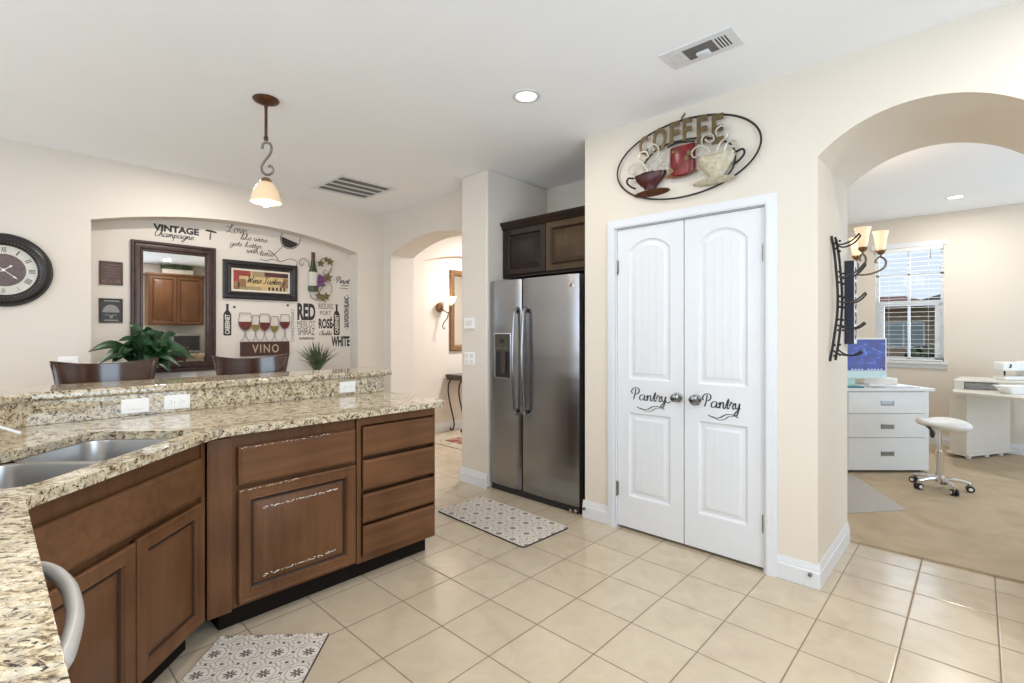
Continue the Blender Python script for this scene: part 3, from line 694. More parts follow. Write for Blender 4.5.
# door and false drawer
t = thing('base_cabinet', 'brown island base cabinet with chipped raised-panel door under one worn false drawer', 'cabinet', (1.05, 2.75, 0), 'island base cabinets')
b = MB().box(.657, 1.36, FY+.0155, 3.08, .10, CZ-CT)
b.build('body', ['cab'], t, smooth=0, bevel=.002)
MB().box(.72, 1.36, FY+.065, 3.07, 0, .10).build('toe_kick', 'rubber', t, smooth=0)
MB().box(.655, .752, FY-.007, FY+.015, .10, CZ-CT-.012).box(.662, .667, FY-.009, FY-.006, .10, CZ-CT-.012).build('filler_stile', 'cab', t, bevel=.002)
def chips1(mb, o, u, n, W, H):
    nn = n; f = o+n*.0205
    flakes(mb, f+u*.004+UZ*(H-.003), f+u*(W*.8)+UZ*(H-.003), nn, 26, .003, UZ, .005)
def chips2(mb, o, u, n, W, H):
    f = o+n*.0188
    flakes(mb, f+u*.10+UZ*(H-.102), f+u*(W-.09)+UZ*(H-.099), n, 90, .004, UZ, .006)
    flakes(mb, f+u*.10+UZ*.099, f+u*(W-.10)+UZ*.102, n, 70, .005, UZ, .006)
    flakes(mb, f+u*.002+UZ*(H-.003)+n*.002, f+u*(W*.5)+UZ*(H-.003)+n*.002, n, 26, .003, UZ, .005)
    flakes(mb, f+u*.101+UZ*.10, f+u*.101+UZ*(H*.4), n, 8, .002, UZ, .005)
    flakes(mb, f+u*(W-.003)+UZ*.02+n*.002, f+u*(W-.003)+UZ*.08+n*.002, n, 8, .002, UZ, .006)
slabfront('false_drawer', t, (.775, yF, .655), UX, N_, .572, .172, chips=chips1)
raised('door', t, (.775, yF, .122), UX, N_, .572, .513, chips=chips2)
# diagonal sink base
t = thing('base_cabinet', 'brown diagonal sink base cabinet with two raised-panel doors under the sink', 'cabinet', (.36, 2.1, 0), 'island base cabinets')
L = .86
def dq(a, dep, z): return KC - DU*a + DV*dep + UZ*z           # a along the face from the knuckle, dep inwards
MB().hexa([dq(.002, .0155, .10), dq(L, .0155, .10), dq(L, .60, .10), dq(.002, .03, .10), dq(.002, .0155, .69), dq(L, .0155, .69), dq(L, .60, .69), dq(.002, .03, .69)]).obox(dq(.03, .001, .10), DU*.028, DV*.014, UZ*(CZ-CT-.10)).obox(dq(L, .008, .69), DU*(L-.002), DV*.004, UZ*(CZ-CT-.69)).build('body', 'cab', t, smooth=0)
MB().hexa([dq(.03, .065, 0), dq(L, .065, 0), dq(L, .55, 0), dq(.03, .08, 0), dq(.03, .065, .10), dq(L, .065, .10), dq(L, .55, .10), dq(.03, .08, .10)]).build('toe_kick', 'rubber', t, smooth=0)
ND = -DV
slabfront('false_drawer', t, dq(.825, -.0005, .651), DU, ND, .777, .162)
raised('door', t, dq(.428, -.0005, .122), DU, ND, .392, .505)
raised('door', t, dq(.825, -.0005, .122), DU, ND, .389, .498)
# dishwasher in the run under the camera
t = thing('dishwasher', 'built-in dishwasher with a curved pale grey bar handle under the granite worktop', 'dishwasher', (-.25, 1.25, 0))
MB().box(-.55, .035, .95, 1.55, .02, CZ-CT-.003).build('body', 'black', t, smooth=0)
MB().box(.035, .055, .955, 1.545, .10, .865).build('door', 'granite_box', t, smooth=0, bevel=.004)
hp = cat([(.050, 1.49, .828), (.080, 1.475, .83), (.102, 1.42, .83), (.114, 1.34, .83), (.116, 1.27, .83), (.111, 1.18, .83), (.098, 1.10, .83), (.080, 1.03, .83), (.050, 1.00, .828)], 6)
MB().tube(hp, [.011]*6+[.0135]*(len(hp)-12)+[.011]*6, 14, flat=1.25).build('handle', plain('pale_grey_satin', (.46, .44, .42), .35, metal=.2), t)
t = thing('base_cabinet', 'brown end base cabinet of the near peninsula under the camera', 'cabinet', (-.25, .62, 0), 'island base cabinets')
MB().box(-.55, .035, .34, .945, .10, CZ-CT).build('body', 'cab', t, smooth=0)
MB().box(-.55, -.03, .36, .945, 0, .10).build('toe_kick', 'rubber', t, smooth=0)
raised('door', t, (.0355, .36, .12), (0, 1, 0), (1, 0, 0), .56, .74)
# pony wall behind the worktop, carrying the raised bar
pw = [(1.95, 3.115), (1.95, 3.27), (.075, 3.27), (-.64, 2.555), (-.64, .3), (-.60, .3), (-.60, 2.40), (.118, 3.115)]
struct(MB().prism([(x, y, 0) for x, y in pw], (0, 0, 1.029)).build('wall_bar', 'wall', smooth=0))
# granite worktop with the sink cut-out and its upstand
def sk(u_, v_): return DU*u_ + DV*v_
outer = [(1.96-.05, 2.388)] + arc(1.96-.05, 2.388+.05, .05, -PI/2, 0, 6, lambda a, b: (a, b))[1:] + [(1.96, 3.11), (.118, 3.11), (-.59, 2.405), (-.59, .3), (.071, .3), (.071, 1.755), (.088, 1.792), (.65, 2.352), (.69, 2.378), (.75, 2.388)]
outer = [(x, y, CZ-CT) for x, y in outer]
hole = rrect(1.375, 2.157, 1.283, 1.712, .055, lambda a, b: tuple(sk(a, b)+UZ*(CZ-CT)))
wt = tag(MB().prism(outer, (0, 0, CT), [hole]).build('kitchen_worktop', 'granite', smooth=30, bevel=.014, bseg=4, base=(1, 2.75, CZ-CT)), 'speckled gold granite worktop on the brown island cabinets, with the sink cut-out', 'worktop')
up = [(1.95, 3.092), (1.95, 3.114), (.119, 3.114), (-.585, 2.41), (-.57, 2.39), (.128, 3.092)]
MB().prism([(x, y, CZ+.0005) for x, y in up], (0, 0, 1.0295-CZ)).build('upstand', 'granite', wt, smooth=0, bevel=.002)
bo = [(2.02-.03, 3.072)] + arc(1.99, 3.102, .03, -PI/2, 0, 4, lambda a, b: (a, b))[1:] + arc(1.99, 3.44, .03, 0, PI/2, 4, lambda a, b: (a, b)) + [(-.045, 3.47), (-.85, 2.665), (-.85, .28), (-.53, .28), (-.53, 2.41), (.135, 3.072)]
tag(MB().prism([(x, y, 1.030) for x, y in bo], (0, 0, .040)).build('bar_counter', 'granite', smooth=30, bevel=.013, bseg=4, base=(1, 3.25, 1.03)), 'raised speckled granite bar counter with polished edge behind the worktop', 'bar counter')
# sink
t = thing('kitchen_sink', 'double bowl stainless steel undermount sink in the diagonal granite worktop', 'sink', tuple(sk(1.77, 1.5)+UZ*.70))
def bowl(u0, u1, v0, v1, dep):
    m = MB(); ls = []
    for i, z in ((-.0158, .8845), (0, .884), (.002, .874), (.006, .80), (.012, .884-dep+.04), (.03, .884-dep+.008), (.06, .884-dep)):
        ls.append(rrect(u0+i, u1-i, v0+i, v1-i, max(.075-max(i, 0)*.4, .03), lambda a, b: sk(a, b)+UZ*z, 6))
    m.loops(ls); 
    bw = m.build('bowl', 'sink_steel', t, smooth=50, recalc=False)
    c = sk((u0+u1)/2, (v0+v1)/2)+UZ*(.885-dep)
    MB().lathe([(.045, 0), (.045, .002), (.035, .003), (.03, .0005), (.004, .001)], c).build('drain', 'chrome', bw)
bowl(1.800, 2.157, 1.283, 1.712, .19); bowl(1.375, 1.768, 1.283, 1.712, .19)
f = thing('kitchen_faucet', 'chrome sink faucet whose lever reaches in at the left edge of the worktop', 'faucet', (-.22, 2.55, CZ))
MB().lathe([(.032, 0), (.032, .006), (.024, .012), (.022, .12), (.02, .16)], (-.22, 2.55, CZ+.0005)).build('body', 'chrome', f)
MB().tube(cat([(-.22, 2.55, 1.07), (-.22, 2.55, 1.16), (-.17, 2.50, 1.20), (-.09, 2.42, 1.17), (-.06, 2.39, 1.10)], 6), .011, 10).build('spout', 'chrome', f)
a, b_ = P(-6, 425.5, Z=1.0), P(21, 433.5, Z=.965)
MB().tube([(-.20, 2.56, 1.0), tuple(a+(a-b_)*.1), tuple(b_)], [.006, .006, .0065], 8).build('lever', plain('white_chrome', (.8, .8, .8), .2, metal=.4), f)
# outlet plates on the upstand
def plate_on(name, o, u, w, n, W, H, kind, label, group):
    o, u, w, n = map(Vector, (o, u, w, n)); mb = MB()
    rect_loops(mb, o, u, w, n, W, H, [(0, 0), (0, .004), (.003, .006)])
    r = tag(mb.build(name, 'plate', smooth=30, base=tuple(o+u*W/2)), label, 'switch' if 'switch' in name else 'outlet', group)
    if kind == 'outlet':
        for fx in (.20, .56):
            q = MB(); rect_loops(q, o+u*W*fx+w*H*.24+n*.0055, u, w, n, W*.24, H*.52, [(0, 0), (.001, .002)])
            s = q.build('socket', 'plate', r, smooth=0)
            q = MB(); c = o+u*W*(fx+.12)+w*H*.5+n*.0072
            q.obox(c-u*.006+w*.004, u*.002, w*.006, n*.0006).obox(c-u*.006-w*.010, u*.002, w*.006, n*.0006).obox(c+u*.006-w*.002, u*.004, w*.004, n*.0006)
            q.build('slots', 'dark_slot', s, smooth=0)
    elif kind == 'rocker':
        q = MB(); rect_loops(q, o+u*W*.22+w*H*.28+n*.0055, u, w, n, W*.56, H*.44, [(0, 0), (.002, .002)]); q.build('rocker_frame', 'plate', r, smooth=0)
        q = MB().obox(o+u*W*.24+w*H*.30+n*.007, u*W*.26, w*H*.40, n*.003); q.build('rocker', 'plate', r, smooth=0, bevel=.001)
    elif kind == 'toggles':
        for fx in (.12, .56):
            for fz in (.12, .56):
                MB().obox(o+u*W*fx+w*H*fz+n*.0055, u*W*.3, w*H*.3, n*.003).build('rocker', 'pot', r, smooth=0, bevel=.001)
    return r
yO = 3.0915
plate_on('light_switch', (.462, yO, .934), UX, UZ, N_, .116, .073, 'rocker', 'white horizontal rocker switch plate on granite upstand, left of the twin outlets', None)
plate_on('wall_outlet', (.640, yO, .935), UX, UZ, N_, .117, .075, 'outlet', 'white horizontal outlet on granite upstand, next to the rocker switch', 'upstand outlets')
plate_on('wall_outlet', (1.615, yO, .936), UX, UZ, N_, .113, .073, 'outlet', 'white horizontal outlet on granite upstand, near the end by the refrigerator', 'upstand outlets')
plate_on('light_switch', (.385, YB-.0005, 1.075), UX, UZ, N_, .12, .075, 'rocker', 'white switch plate on the beige wall below the round clock', None)
plate_on('wall_outlet', (1.225, YN-.0005, .925), UX, UZ, N_, .13, .045, 'blank', 'small white plate on the niche wall under the tall mirror', None)
plate_on('light_switch', (2.9548, 3.362, 1.05), (0, -1, 0), UZ, (-1, 0, 0), .135, .115, 'toggles', 'white four-rocker switch plate on the pier beside the refrigerator', None)
th = tag(rect_loops(MB(), (2.9548, 3.35, 1.372), (0, -1, 0), UZ, (-1, 0, 0), .12, .095, [(0, 0), (0, .018), (.004, .022)]).build('thermostat', 'plate', smooth=30), 'white wall thermostat box above the switch plate on the pier', 'thermostat')
rect_loops(MB(), (2.9325, 3.335, 1.40), (0, -1, 0), UZ, (-1, 0, 0), .09, .045, [(0, 0), (.002, .0015)]).build('display', 'pot', th, smooth=0)

# ================================================================== REFRIGERATOR AND CABINET ABOVE
RN = Vector((-1, 0, 0)); RU = Vector((0, -1, 0))        # outward normal / rightward along walls facing the camera side
t = thing('refrigerator', 'tall stainless side-by-side refrigerator with ice dispenser in the alcove', 'refrigerator', (3.38, 2.62, 0))
FX = 2.97; FYR, FYL, FYS = 2.128, 3.062, 2.693
MB().box(FX+.075, 3.72, FYR+.012, FYL-.01, .02, 1.76).build('body', 'black', t, smooth=0, bevel=.004)
MB().box(FX+.025, FX+.10, FYR+.01, FYL-.01, .004, .085).box(FX+.03, FX+.05, FYR+.02, FYR+.06, .012, .05).build('toe_grille', 'black', t, smooth=0)
for yy, zz in ((.03, .028), (.075, .022)): MB().lathe([(.012, 0), (.012, .02)], (FX+.022, FYR+yy, zz), (-1, 0, 0)).build('roller', 'chrome', t)
def fdoor(y0, y1):           # y0 > y1
    m = MB(); W = y0-y1
    sec = [(0, .062)] + [(.004, .014)] + [(W*k/10, .006-.006*(1-((k-5)/5)**2)+.0) for k in range(1, 10)] + [(W-.004, .014), (W, .062)]
    ls = [[Vector((FX+d, y0-u, z)) for u, d in sec] for z in (.06, 1.772)]
    m.loops(ls, 0, True, True, True)
    return m.build('door', 'steel', t, smooth=40, base=(FX+.03, (y0+y1)/2, .06))
dl = fdoor(FYL, FYS+.003); dr = fdoor(FYS-.003, FYR)
def fhandle(parent, y):
    pts = cat([(FX+.006, y, 1.535), (FX-.032, y, 1.515), (FX-.046, y, 1.43), (FX-.060, y, 1.11), (FX-.046, y, .78), (FX-.032, y, .695), (FX+.006, y, .675)], 6)
    MB().tube(pts, .0165, 10, flat=.75).build('handle', 'steel', parent)
    for z in (1.513, .70): MB().box(FX-.026, FX+.004, y-.013, y+.013, z-.017, z+.017).build('handle_bracket', 'black', parent, bevel=.004)
fhandle(dl, FYS+.042); fhandle(dr, FYS-.058)
a, b = P(494, 333, X=FX), P(512.5, 378.5, X=FX)
dy0, dy1, dz0, dz1 = 3.000, 2.805, .952, 1.334
m = MB(); rect_loops(m, (FX+.004, dy0, dz0), RU, UZ, RN, dy0-dy1, dz1-dz0, [(0, 0), (0, .006), (.008, .009), (.012, .006), (.014, .0)], cap=False)
dp = m.build('dispenser', 'steel', dl, smooth=20)
MB().box(FX-.004, FX+.004, dy1+.013, dy0-.013, dz0+.012, dz0+.23).build('cavity', 'black', dp, smooth=0)
MB().box(FX-.008, FX+.004, dy1+.012, dy0-.012, dz0+.232, dz1-.012).build('control_panel', plain('bronze_grey_panel', (.09, .075, .06), .35, metal=.4), dp, smooth=0, bevel=.002)
MB().box(FX-.0095, FX-.008, (dy0+dy1)/2-.03, (dy0+dy1)/2+.03, dz1-.085, dz1-.05).build('display', 'dark_slot', dp, smooth=0)
MB().box(FX-.02, FX-.004, (dy0+dy1)/2-.045, (dy0+dy1)/2+.005, dz0+.05, dz0+.225).build('paddle', plain('dark_grey_paddle', (.05, .04, .035), .4), dp, smooth=0, bevel=.004)
MB().box(FX-.0095, FX-.008, dy1+.03, dy0-.03, dz0+.25, dz0+.262).build('button_row', 'nickel', dp, smooth=0)
c = P(571.5, 285, X=FX); c.x = FX-.0005
bd = MB().lathe([(.023, 0), (.023, .002), (.019, .003)], c+Vector((.004, 0, 0)), RN, 24).build('badge', 'chrome', dr)
q = MB(); cc = c+Vector((-.0002, 0, 0))
q.tube([cc+RU*(.014*math.cos(k*PI/10))+UZ*(.014*math.sin(k*PI/10)) for k in range(20)], .0018, 5, closed=True)
q.tube(cat([cc+RU*-.008+UZ*-.006, cc+RU*-.002+UZ*.008, cc+RU*.003+UZ*-.002, cc+RU*.008+UZ*.006], 5), .0016, 5)
q.build('emblem', 'ink_soft', bd)
t = thing('wall_cabinet', 'dark brown two-door cabinet with crown mounted above the refrigerator', 'cabinet', (3.5, 2.63, 1.83))
CX = 3.145
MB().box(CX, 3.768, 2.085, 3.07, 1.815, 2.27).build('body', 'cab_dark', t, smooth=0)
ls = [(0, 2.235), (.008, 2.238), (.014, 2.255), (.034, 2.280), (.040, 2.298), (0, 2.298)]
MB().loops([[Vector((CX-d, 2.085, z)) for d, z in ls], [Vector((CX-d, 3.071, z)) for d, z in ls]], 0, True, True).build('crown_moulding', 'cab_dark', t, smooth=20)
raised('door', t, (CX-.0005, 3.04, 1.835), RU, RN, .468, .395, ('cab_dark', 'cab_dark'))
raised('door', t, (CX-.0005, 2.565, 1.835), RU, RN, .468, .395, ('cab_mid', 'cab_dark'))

# ================================================================== FLOOR MATS
def floor_mat(name, c, ang, W, H, label, r=.03):
    o = thing(name, label, 'mat', c, 'patterned kitchen mats')
    o.rotation_euler = (0, 0, ang)
    e = MB().prism(rrect(-W/2, W/2, -H/2, H/2, r, lambda a, b: (a, b, .0008)), (0, 0, .008)).build('backing', 'mat_edge', o, local=True, smooth=0)
    MB().prism(rrect(-W/2+.003, W/2-.003, -H/2+.003, H/2-.003, r, lambda a, b: (a, b, .009)), (0, 0, .0012)).build('printed_surface', 'mat', o, local=True, smooth=0)
floor_mat('kitchen_mat', (2.53, 2.497, 0), math.radians(-2), .455, .90, 'patterned cream and black kitchen mat on tiles before the refrigerator')
c1 = P(329.4, 632.5, Z=.01); c0 = P(214, 635.5, Z=.01)
md = (c0-c1); md.z = 0; md.normalize(); mp = Vector((-md.y, md.x, 0))        # along the short edge, and its normal
mp = mp if mp.dot(DU) < 0 else -mp
cm = c1 + md*.235 + mp*.45
floor_mat('kitchen_mat', (cm.x, cm.y, 0), math.atan2(md.y, md.x), .47, .90, 'patterned cream and black kitchen mat on tiles before the diagonal sink cabinet', .01)

# ================================================================== COFFEE SIGN over the pantry doors
t = thing('coffee_wall_sign', 'oval wrought metal coffee sign with two cups mounted above the pantry doors', 'wall sign', (2.985, 1.342, 2.15))
def S(y, z, x=2.952): return Vector((x, y, z))
MB().tube([S(1.342+.458*math.cos(2*PI*k/64), 2.416+.238*math.sin(2*PI*k/64), 2.962) for k in range(64)], .006, 6, closed=True).build('oval_ring', 'iron', t)
MB().tube(cat([S(1.60, 2.44, 2.958), S(1.50, 2.515, 2.958), S(1.34, 2.528, 2.958), S(1.18, 2.50, 2.958), S(1.04, 2.42, 2.958), S(1.03, 2.30, 2.958), S(1.10, 2.22, 2.958)], 8), .0055, 6).tube([S(1.342, 2.653, 2.962), S(1.35, 2.672, 2.975), S(1.33, 2.70, 2.98)], .004, 6).build('inner_arc', 'iron', t)
for ch, y0, w_, z0, h_ in (('C', 1.628, .062, 2.508, .122), ('O', 1.532, .094, 2.508, .148), ('F', 1.416, .062, 2.520, .145), ('F', 1.332, .055, 2.520, .146), ('E', 1.243, .062, 2.487, .165), ('E', 1.153, .068, 2.462, .172)):
    MB().text(ch, S(y0, z0-.012, 2.955), RU, UZ, w_, h_, .008, .035).build('letter', 'olive', t, smooth=0)
cyl = MB(); ls = []
for z, k in ((2.318, .9), (2.325, 1), (2.49, 1), (2.498, .95)):
    ls.append([S(1.340+.081*k*math.cos(PI*j/10), z - .010*math.sin(PI*j/10)*1.0, 2.968-.035*k*math.sin(PI*j/10)) for j in range(11)])
cyl.loops(ls, 0, True, True)
can = cyl.build('canister', 'fire_red', t, smooth=40)
for (y, z, s_) in ((1.40, 2.345, .022), (1.285, 2.43, .018), (1.30, 2.40, .02), (1.385, 2.46, .012)):
    MB().prism([S(y+s_*math.cos(2*PI*k/9)*(.7+.3*(k % 2)), z+s_*math.sin(2*PI*k/9)*(.7+.3*(k % 3)/2), 2.9355) for k in range(9)], (-.003, 0, 0)).build('gold_blotch', 'olive', can, smooth=0)
MB().tube(cat([S(1.428, 2.505, 2.95), S(1.36, 2.508, 2.93), S(1.255, 2.50, 2.95)], 5), .006, 6).build('canister_rim', 'iron', can)
m = MB(); ls = [[S(1.345+(.09+.02*k)*math.cos(2*PI*j/20), 2.317+.018*math.sin(2*PI*j/20), 2.958-.012*k) for j in range(20)] for k in (0, 1)]
m.loops(ls, 0, True, True).build('canister_tray', 'bronze', t)
def cup(yc, zt, wt, ht, mat_, sau, sy, sz, sw, hside, tilt=0):
    prof = [(1.0, 0), (.97, .12), (.86, .38), (.66, .62), (.42, .84), (.36, 1.0)]
    ls = [[S(yc+wt/2*r*math.cos(PI*j/12), zt-ht*d+tilt*math.cos(PI*j/12), 2.962-.045*r*math.sin(PI*j/12)) for j in range(13)] for r, d in prof]
    c_ = MB().loops(ls, 0, True, True).build('cup', mat_, t, smooth=50)
    MB().tube(cat([S(yc+wt/2, zt-.002+tilt, 2.962), S(yc, zt-.002, 2.912), S(yc-wt/2, zt-.002-tilt, 2.962)], 6), .004, 6).build('rim', 'cream_metal' if mat_ != 'maroon' else 'iron', c_)
    k = hside; e = yc+k*wt/2
    MB().tube(cat([S(e-k*.004, zt-.012, 2.94), S(e+k*.035, zt-.004, 2.94), S(e+k*.045, zt-.03, 2.94), S(e+k*.018, zt-.062, 2.94), S(e-k*.018, zt-.082, 2.94)], 6), .0065, 6).build('cup_handle', 'iron', c_)
    m = MB(); ls = [[S(sy+sw/2*q_*math.cos(2*PI*j/24), sz+.017*q_*math.sin(2*PI*j/24)+dz, 2.945+dx-.02*math.sin(2*PI*j/24)*q_) for j in range(24)] for q_, dz, dx in ((.4, -.008, 0), (1, 0, 0), (.97, .004, -.002), (.5, .002, -.004))]
    m.loops(ls, 0, True, True).build('saucer', sau, t, smooth=60)
cup(1.555, 2.368, .225, .10, 'maroon', 'bronze', 1.535, 2.236, .25, 1)
cup(1.128, 2.382, .235, .13, 'cream_metal', 'cream_metal', 1.14, 2.230, .255, -1)
def sw(ox, oy, k, L): return cat([P(ox+x/k, oy+y/k, X=2.938) for x, y in L], 6)
for ox, oy, k, L in (
    (680, 100, 6.833, ((215, 375), (185, 325), (120, 318), (80, 358), (92, 392), (130, 382))),
    (680, 100, 6.833, ((175, 340), (150, 300), (152, 262), (180, 235), (222, 240), (230, 272), (200, 288), (172, 270))),
    (680, 100, 6.833, ((255, 362), (270, 300), (318, 250), (326, 205), (292, 175), (252, 198), (248, 238), (282, 242))),
    (680, 100, 6.833, ((300, 355), (318, 300), (352, 275), (384, 285), (378, 318), (350, 312))),
    (610, 100, 6.21, ((225, 478), (205, 430), (165, 398), (128, 412), (120, 450), (150, 462))),
    (610, 100, 6.21, ((240, 450), (210, 400), (180, 365), (190, 330), (225, 322), (238, 352), (208, 368))),
    (610, 100, 6.21, ((250, 440), (262, 390), (298, 345), (300, 295), (270, 275), (250, 300), (268, 332))),
    (610, 100, 6.21, ((285, 445), (290, 390), (325, 340), (360, 345), (355, 392), (322, 402), (318, 372)))):
    MB().tube(sw(ox, oy, k, L), .0055, 7).build('steam_swirl', 'swirl', t)

# ================================================================== JAMB: wine rack and canvas
JY = .615
t = thing('wine_rack', 'black wrought iron wall wine rack with five bottle hooks on the arch jamb', 'wine rack', (3.2, JY, 1.18))
def rail(x0, x1, off):
    return cat([(x0, JY-.006, 1.885), (x0+.012*off, JY-.018, 1.78), (x0+.02*off, JY-.028, 1.63), (x0+.022*off, JY-.031, 1.53), (x0+.02*off, JY-.028, 1.43), (x1+.012*off, JY-.018, 1.28), (x1, JY-.006, 1.178)], 6)
rx_ = lambda x, y: P(x, y, Y=JY-.006).x
R1, R2 = rail(rx_(831.4, 232), rx_(830, 363), 1.4), rail(rx_(836, 236), rx_(835.5, 362), 1.4)
for r_ in (R1, R2): MB().tube(r_, .0068, 6).build('rail', 'iron', t)
def at_z(r_, z): return min(r_, key=lambda p: abs(p[2]-z))
for z, tip in ((1.835, (860, 234.5)), (1.66, (865.5, 263.5)), (1.515, (866, 293)), (1.37, (865, 322.5)), (1.235, (862, 351))):
    h_ = MB(); a, b = at_z(R1, z), at_z(R2, z)
    pa, pb = Vector(a), Vector(b); y2 = JY-.125
    te = P(*tip, Y=y2); ends = []
    for p, off in ((pa, -.035), (pb, .015)):
        e = Vector((te.x+off, y2, te.z-.006*(off > 0))); ends.append(e); q_ = e-p
        h_.tube(cat([p+Vector((-.005, 0, .004)), p+q_*.3+UZ*-.022, p+q_*.72+UZ*-.024, e], 6), .0048, 6)
    h_.tube(ends, .0048, 6)
    for p in (pa, pb): h_.ball(p+Vector((0, -.012, .03)), .007).ball(p+Vector((0, -.012, -.03)), .007)
    h_.build('bottle_hook', 'iron', t)
t = thing('canvas_sign', 'navy-edged upright canvas with dark ring letters, on the jamb beside the wine rack', 'wall sign', (3.61, JY, 1.27))
cx0 = P(844.5, 300, Y=JY-.001).x; cy0 = P(854, 300, X=cx0).y; cx1 = min(P(861, 300, Y=cy0).x, XQ-.01)
cz1, cz0 = P(844.5, 261, X=cx0).z, P(844.5, 344, X=cx0).z
MB().box(cx0, cx1, cy0, JY-.001, cz0, cz1).build('canvas', 'navy', t, smooth=0, bevel=.003)
pn = MB().box(cx0+.002, cx1-.002, cy0-.0014, cy0-.0001, cz0+.002, cz1-.002).build('printed_face', 'paper', t, smooth=0)
mcx = (cx0+cx1)/2; rx = (cx1-cx0)*.33
for k, q_ in enumerate((.13, .31, .49, .67, .85)):
    zz = cz0+(cz1-cz0)*q_
    MB().prism([(mcx+rx*math.cos(2*PI*j/20), cy0-.0016, zz+.040*math.sin(2*PI*j/20)) for j in range(20)], (0, -.0008, 0), [[(mcx+rx*.5*math.cos(2*PI*j/20), cy0-.0016, zz+.018*math.sin(2*PI*j/20)) for j in range(20)]]).build('ring_motif', 'navy', pn, smooth=0)

# ================================================================== BACK WALL: clock and niche decorations
CK = Vector((.094, YB, 1.79))
t = thing('wall_clock', 'large round black wall clock with cream roman dial on the beige wall', 'clock', tuple(CK))
MB().lathe([(.265, 0), (.265, .018), (.258, .026), (.250, .024), (.244, .030), (.225, .040), (.205, .036), (.190, .026), (.182, .016), (.179, .010)], CK, (0, -1, 0), 56, caps=False).build('rim', 'darkframe', t)
m = MB()
for k in range(64):
    a = 2*PI*k/64; m.ball(CK+Vector((.200*math.cos(a), -.036, .200*math.sin(a))), .0055, n=6, m=4)
m.build('rope_bead', 'rope', t)
dl = MB().lathe([(.181, .004), (.181, .010)], CK, (0, -1, 0), 48).build('dial', 'clock_face', t)
MB().lathe([(.118, .0098), (.118, .0112), (.116, .0118)], CK, (0, -1, 0), 40).build('dial_centre', 'clock_inner', dl)
for k, rn in enumerate(['XII', 'I', 'II', 'III', 'IIII', 'V', 'VI', 'VII', 'VIII', 'IX', 'X', 'XI']):
    a = PI/2-2*PI*k/12; rad = Vector((math.cos(a), 0, math.sin(a))); tan = Vector((math.sin(a), 0, -math.cos(a)))
    w_ = {1: .007, 2: .018, 3: .026, 4: .034}.get(len(rn), .03)
    MB().text(rn, CK+Vector((0, -.0103, 0))+rad*.130-tan*w_/2, tan, rad, w_, .036, .0008, .01).build('numeral', 'ink', dl, smooth=0)
def hand(name, px_, py_, w_, back):
    e = P(px_, py_, Y=YB); d = (e-CK); d.y = 0; L_ = d.length; d.normalize(); s_ = Vector((d.z, 0, -d.x)); o = CK+Vector((0, -.015, 0))
    pl = [o-d*back-s_*w_*.5, o+d*L_*.7-s_*w_*.5, o+d*L_*.72-s_*w_*1.8, o+d*L_, o+d*L_*.72+s_*w_*1.8, o+d*L_*.7+s_*w_*.5, o-d*back+s_*w_*.5]
    MB().prism(pl, (0, -.002, 0)).build(name, 'paper', t, smooth=0)
hand('hour_hand', 12.5, 265.5, .005, .02); hand('minute_hand', 17.6, 279.5, .004, .03)
MB().lathe([(.010, .010), (.010, .020), (.004, .022)], CK, (0, -1, 0), 14).build('hand_hub', 'paper', t)
fr = MB().lathe([(.178, .024), (.178, .0255)], CK, (0, -1, 0), 40)
def W(px_, py_, dy=0.0): return P(px_, py_, Y=YN-dy)
XN, ZN = Vector((1, 0, 0)), Vector((0, 0, 1))
def xz(p): return p.x, p.z
def plaque(px0, py0, px1, py1, base, marks, label, mk_):
    a, b = W(px0, py0), W(px1, py1)
    x0, z1, x1, z0 = a.x, a.z, b.x, b.z
    t = thing('wall_plaque', label, 'plaque', ((x0+x1)/2, YN, z0), 'square tin plaques in the niche')
    m = MB(); rect_loops(m, (x0, YN-.0005, z0), XN, ZN, N_, x1-x0, z1-z0, [(0, 0), (0, .010), (.008, .012), (.014, .009)])
    m.build('panel', base, t, smooth=0)
    m = MB(); Wd, H = x1-x0, z1-z0
    for kind, u0, v0, u1, v1 in marks:
        if kind == 'bar': m.box(x0+Wd*u0, x0+Wd*u1, YN-.0105, YN-.0092, z0+H*v0, z0+H*v1)
        else:
            c = ((u0+u1)/2*Wd+x0, v0*H+z0); rx, rz = (u1-u0)/2*Wd, (v1-v0)*H
            m.prism([(c[0]+rx*math.cos(PI*k/14), YN-.0092, c[1]+rz*math.sin(PI*k/14)) for k in range(15)], (0, -.0013, 0))
    m.build('relief', mk_, t, smooth=0)
plaque(99, 260.5, 122.7, 285.5, 'plaque_brown', [('bar', .3, .82, .75, .86), ('bar', .2, .70, .8, .74), ('bar', .35, .60, .65, .64), ('bar', .22, .48, .8, .50), ('bar', .3, .36, .7, .39), ('dome', .1, .10, .3, .2), ('dome', .42, .1, .56, .18), ('dome', .66, .1, .9, .22)], 'dark brown square tin plaque on the niche wall, upper of the two', 'plaque_mark')
plaque(98.8, 298, 122.5, 322.7, 'plaque_black', [('bar', .2, .87, .85, .92), ('dome', .14, .42, .86, .74), ('bar', .25, .30, .45, .33), ('bar', .55, .30, .75, .33), ('bar', .45, .18, .57, .3), ('bar', .22, .07, .8, .12)], 'black square tin plaque with grey dome emblem on the niche wall, lower of the two', 'plaque_grey')
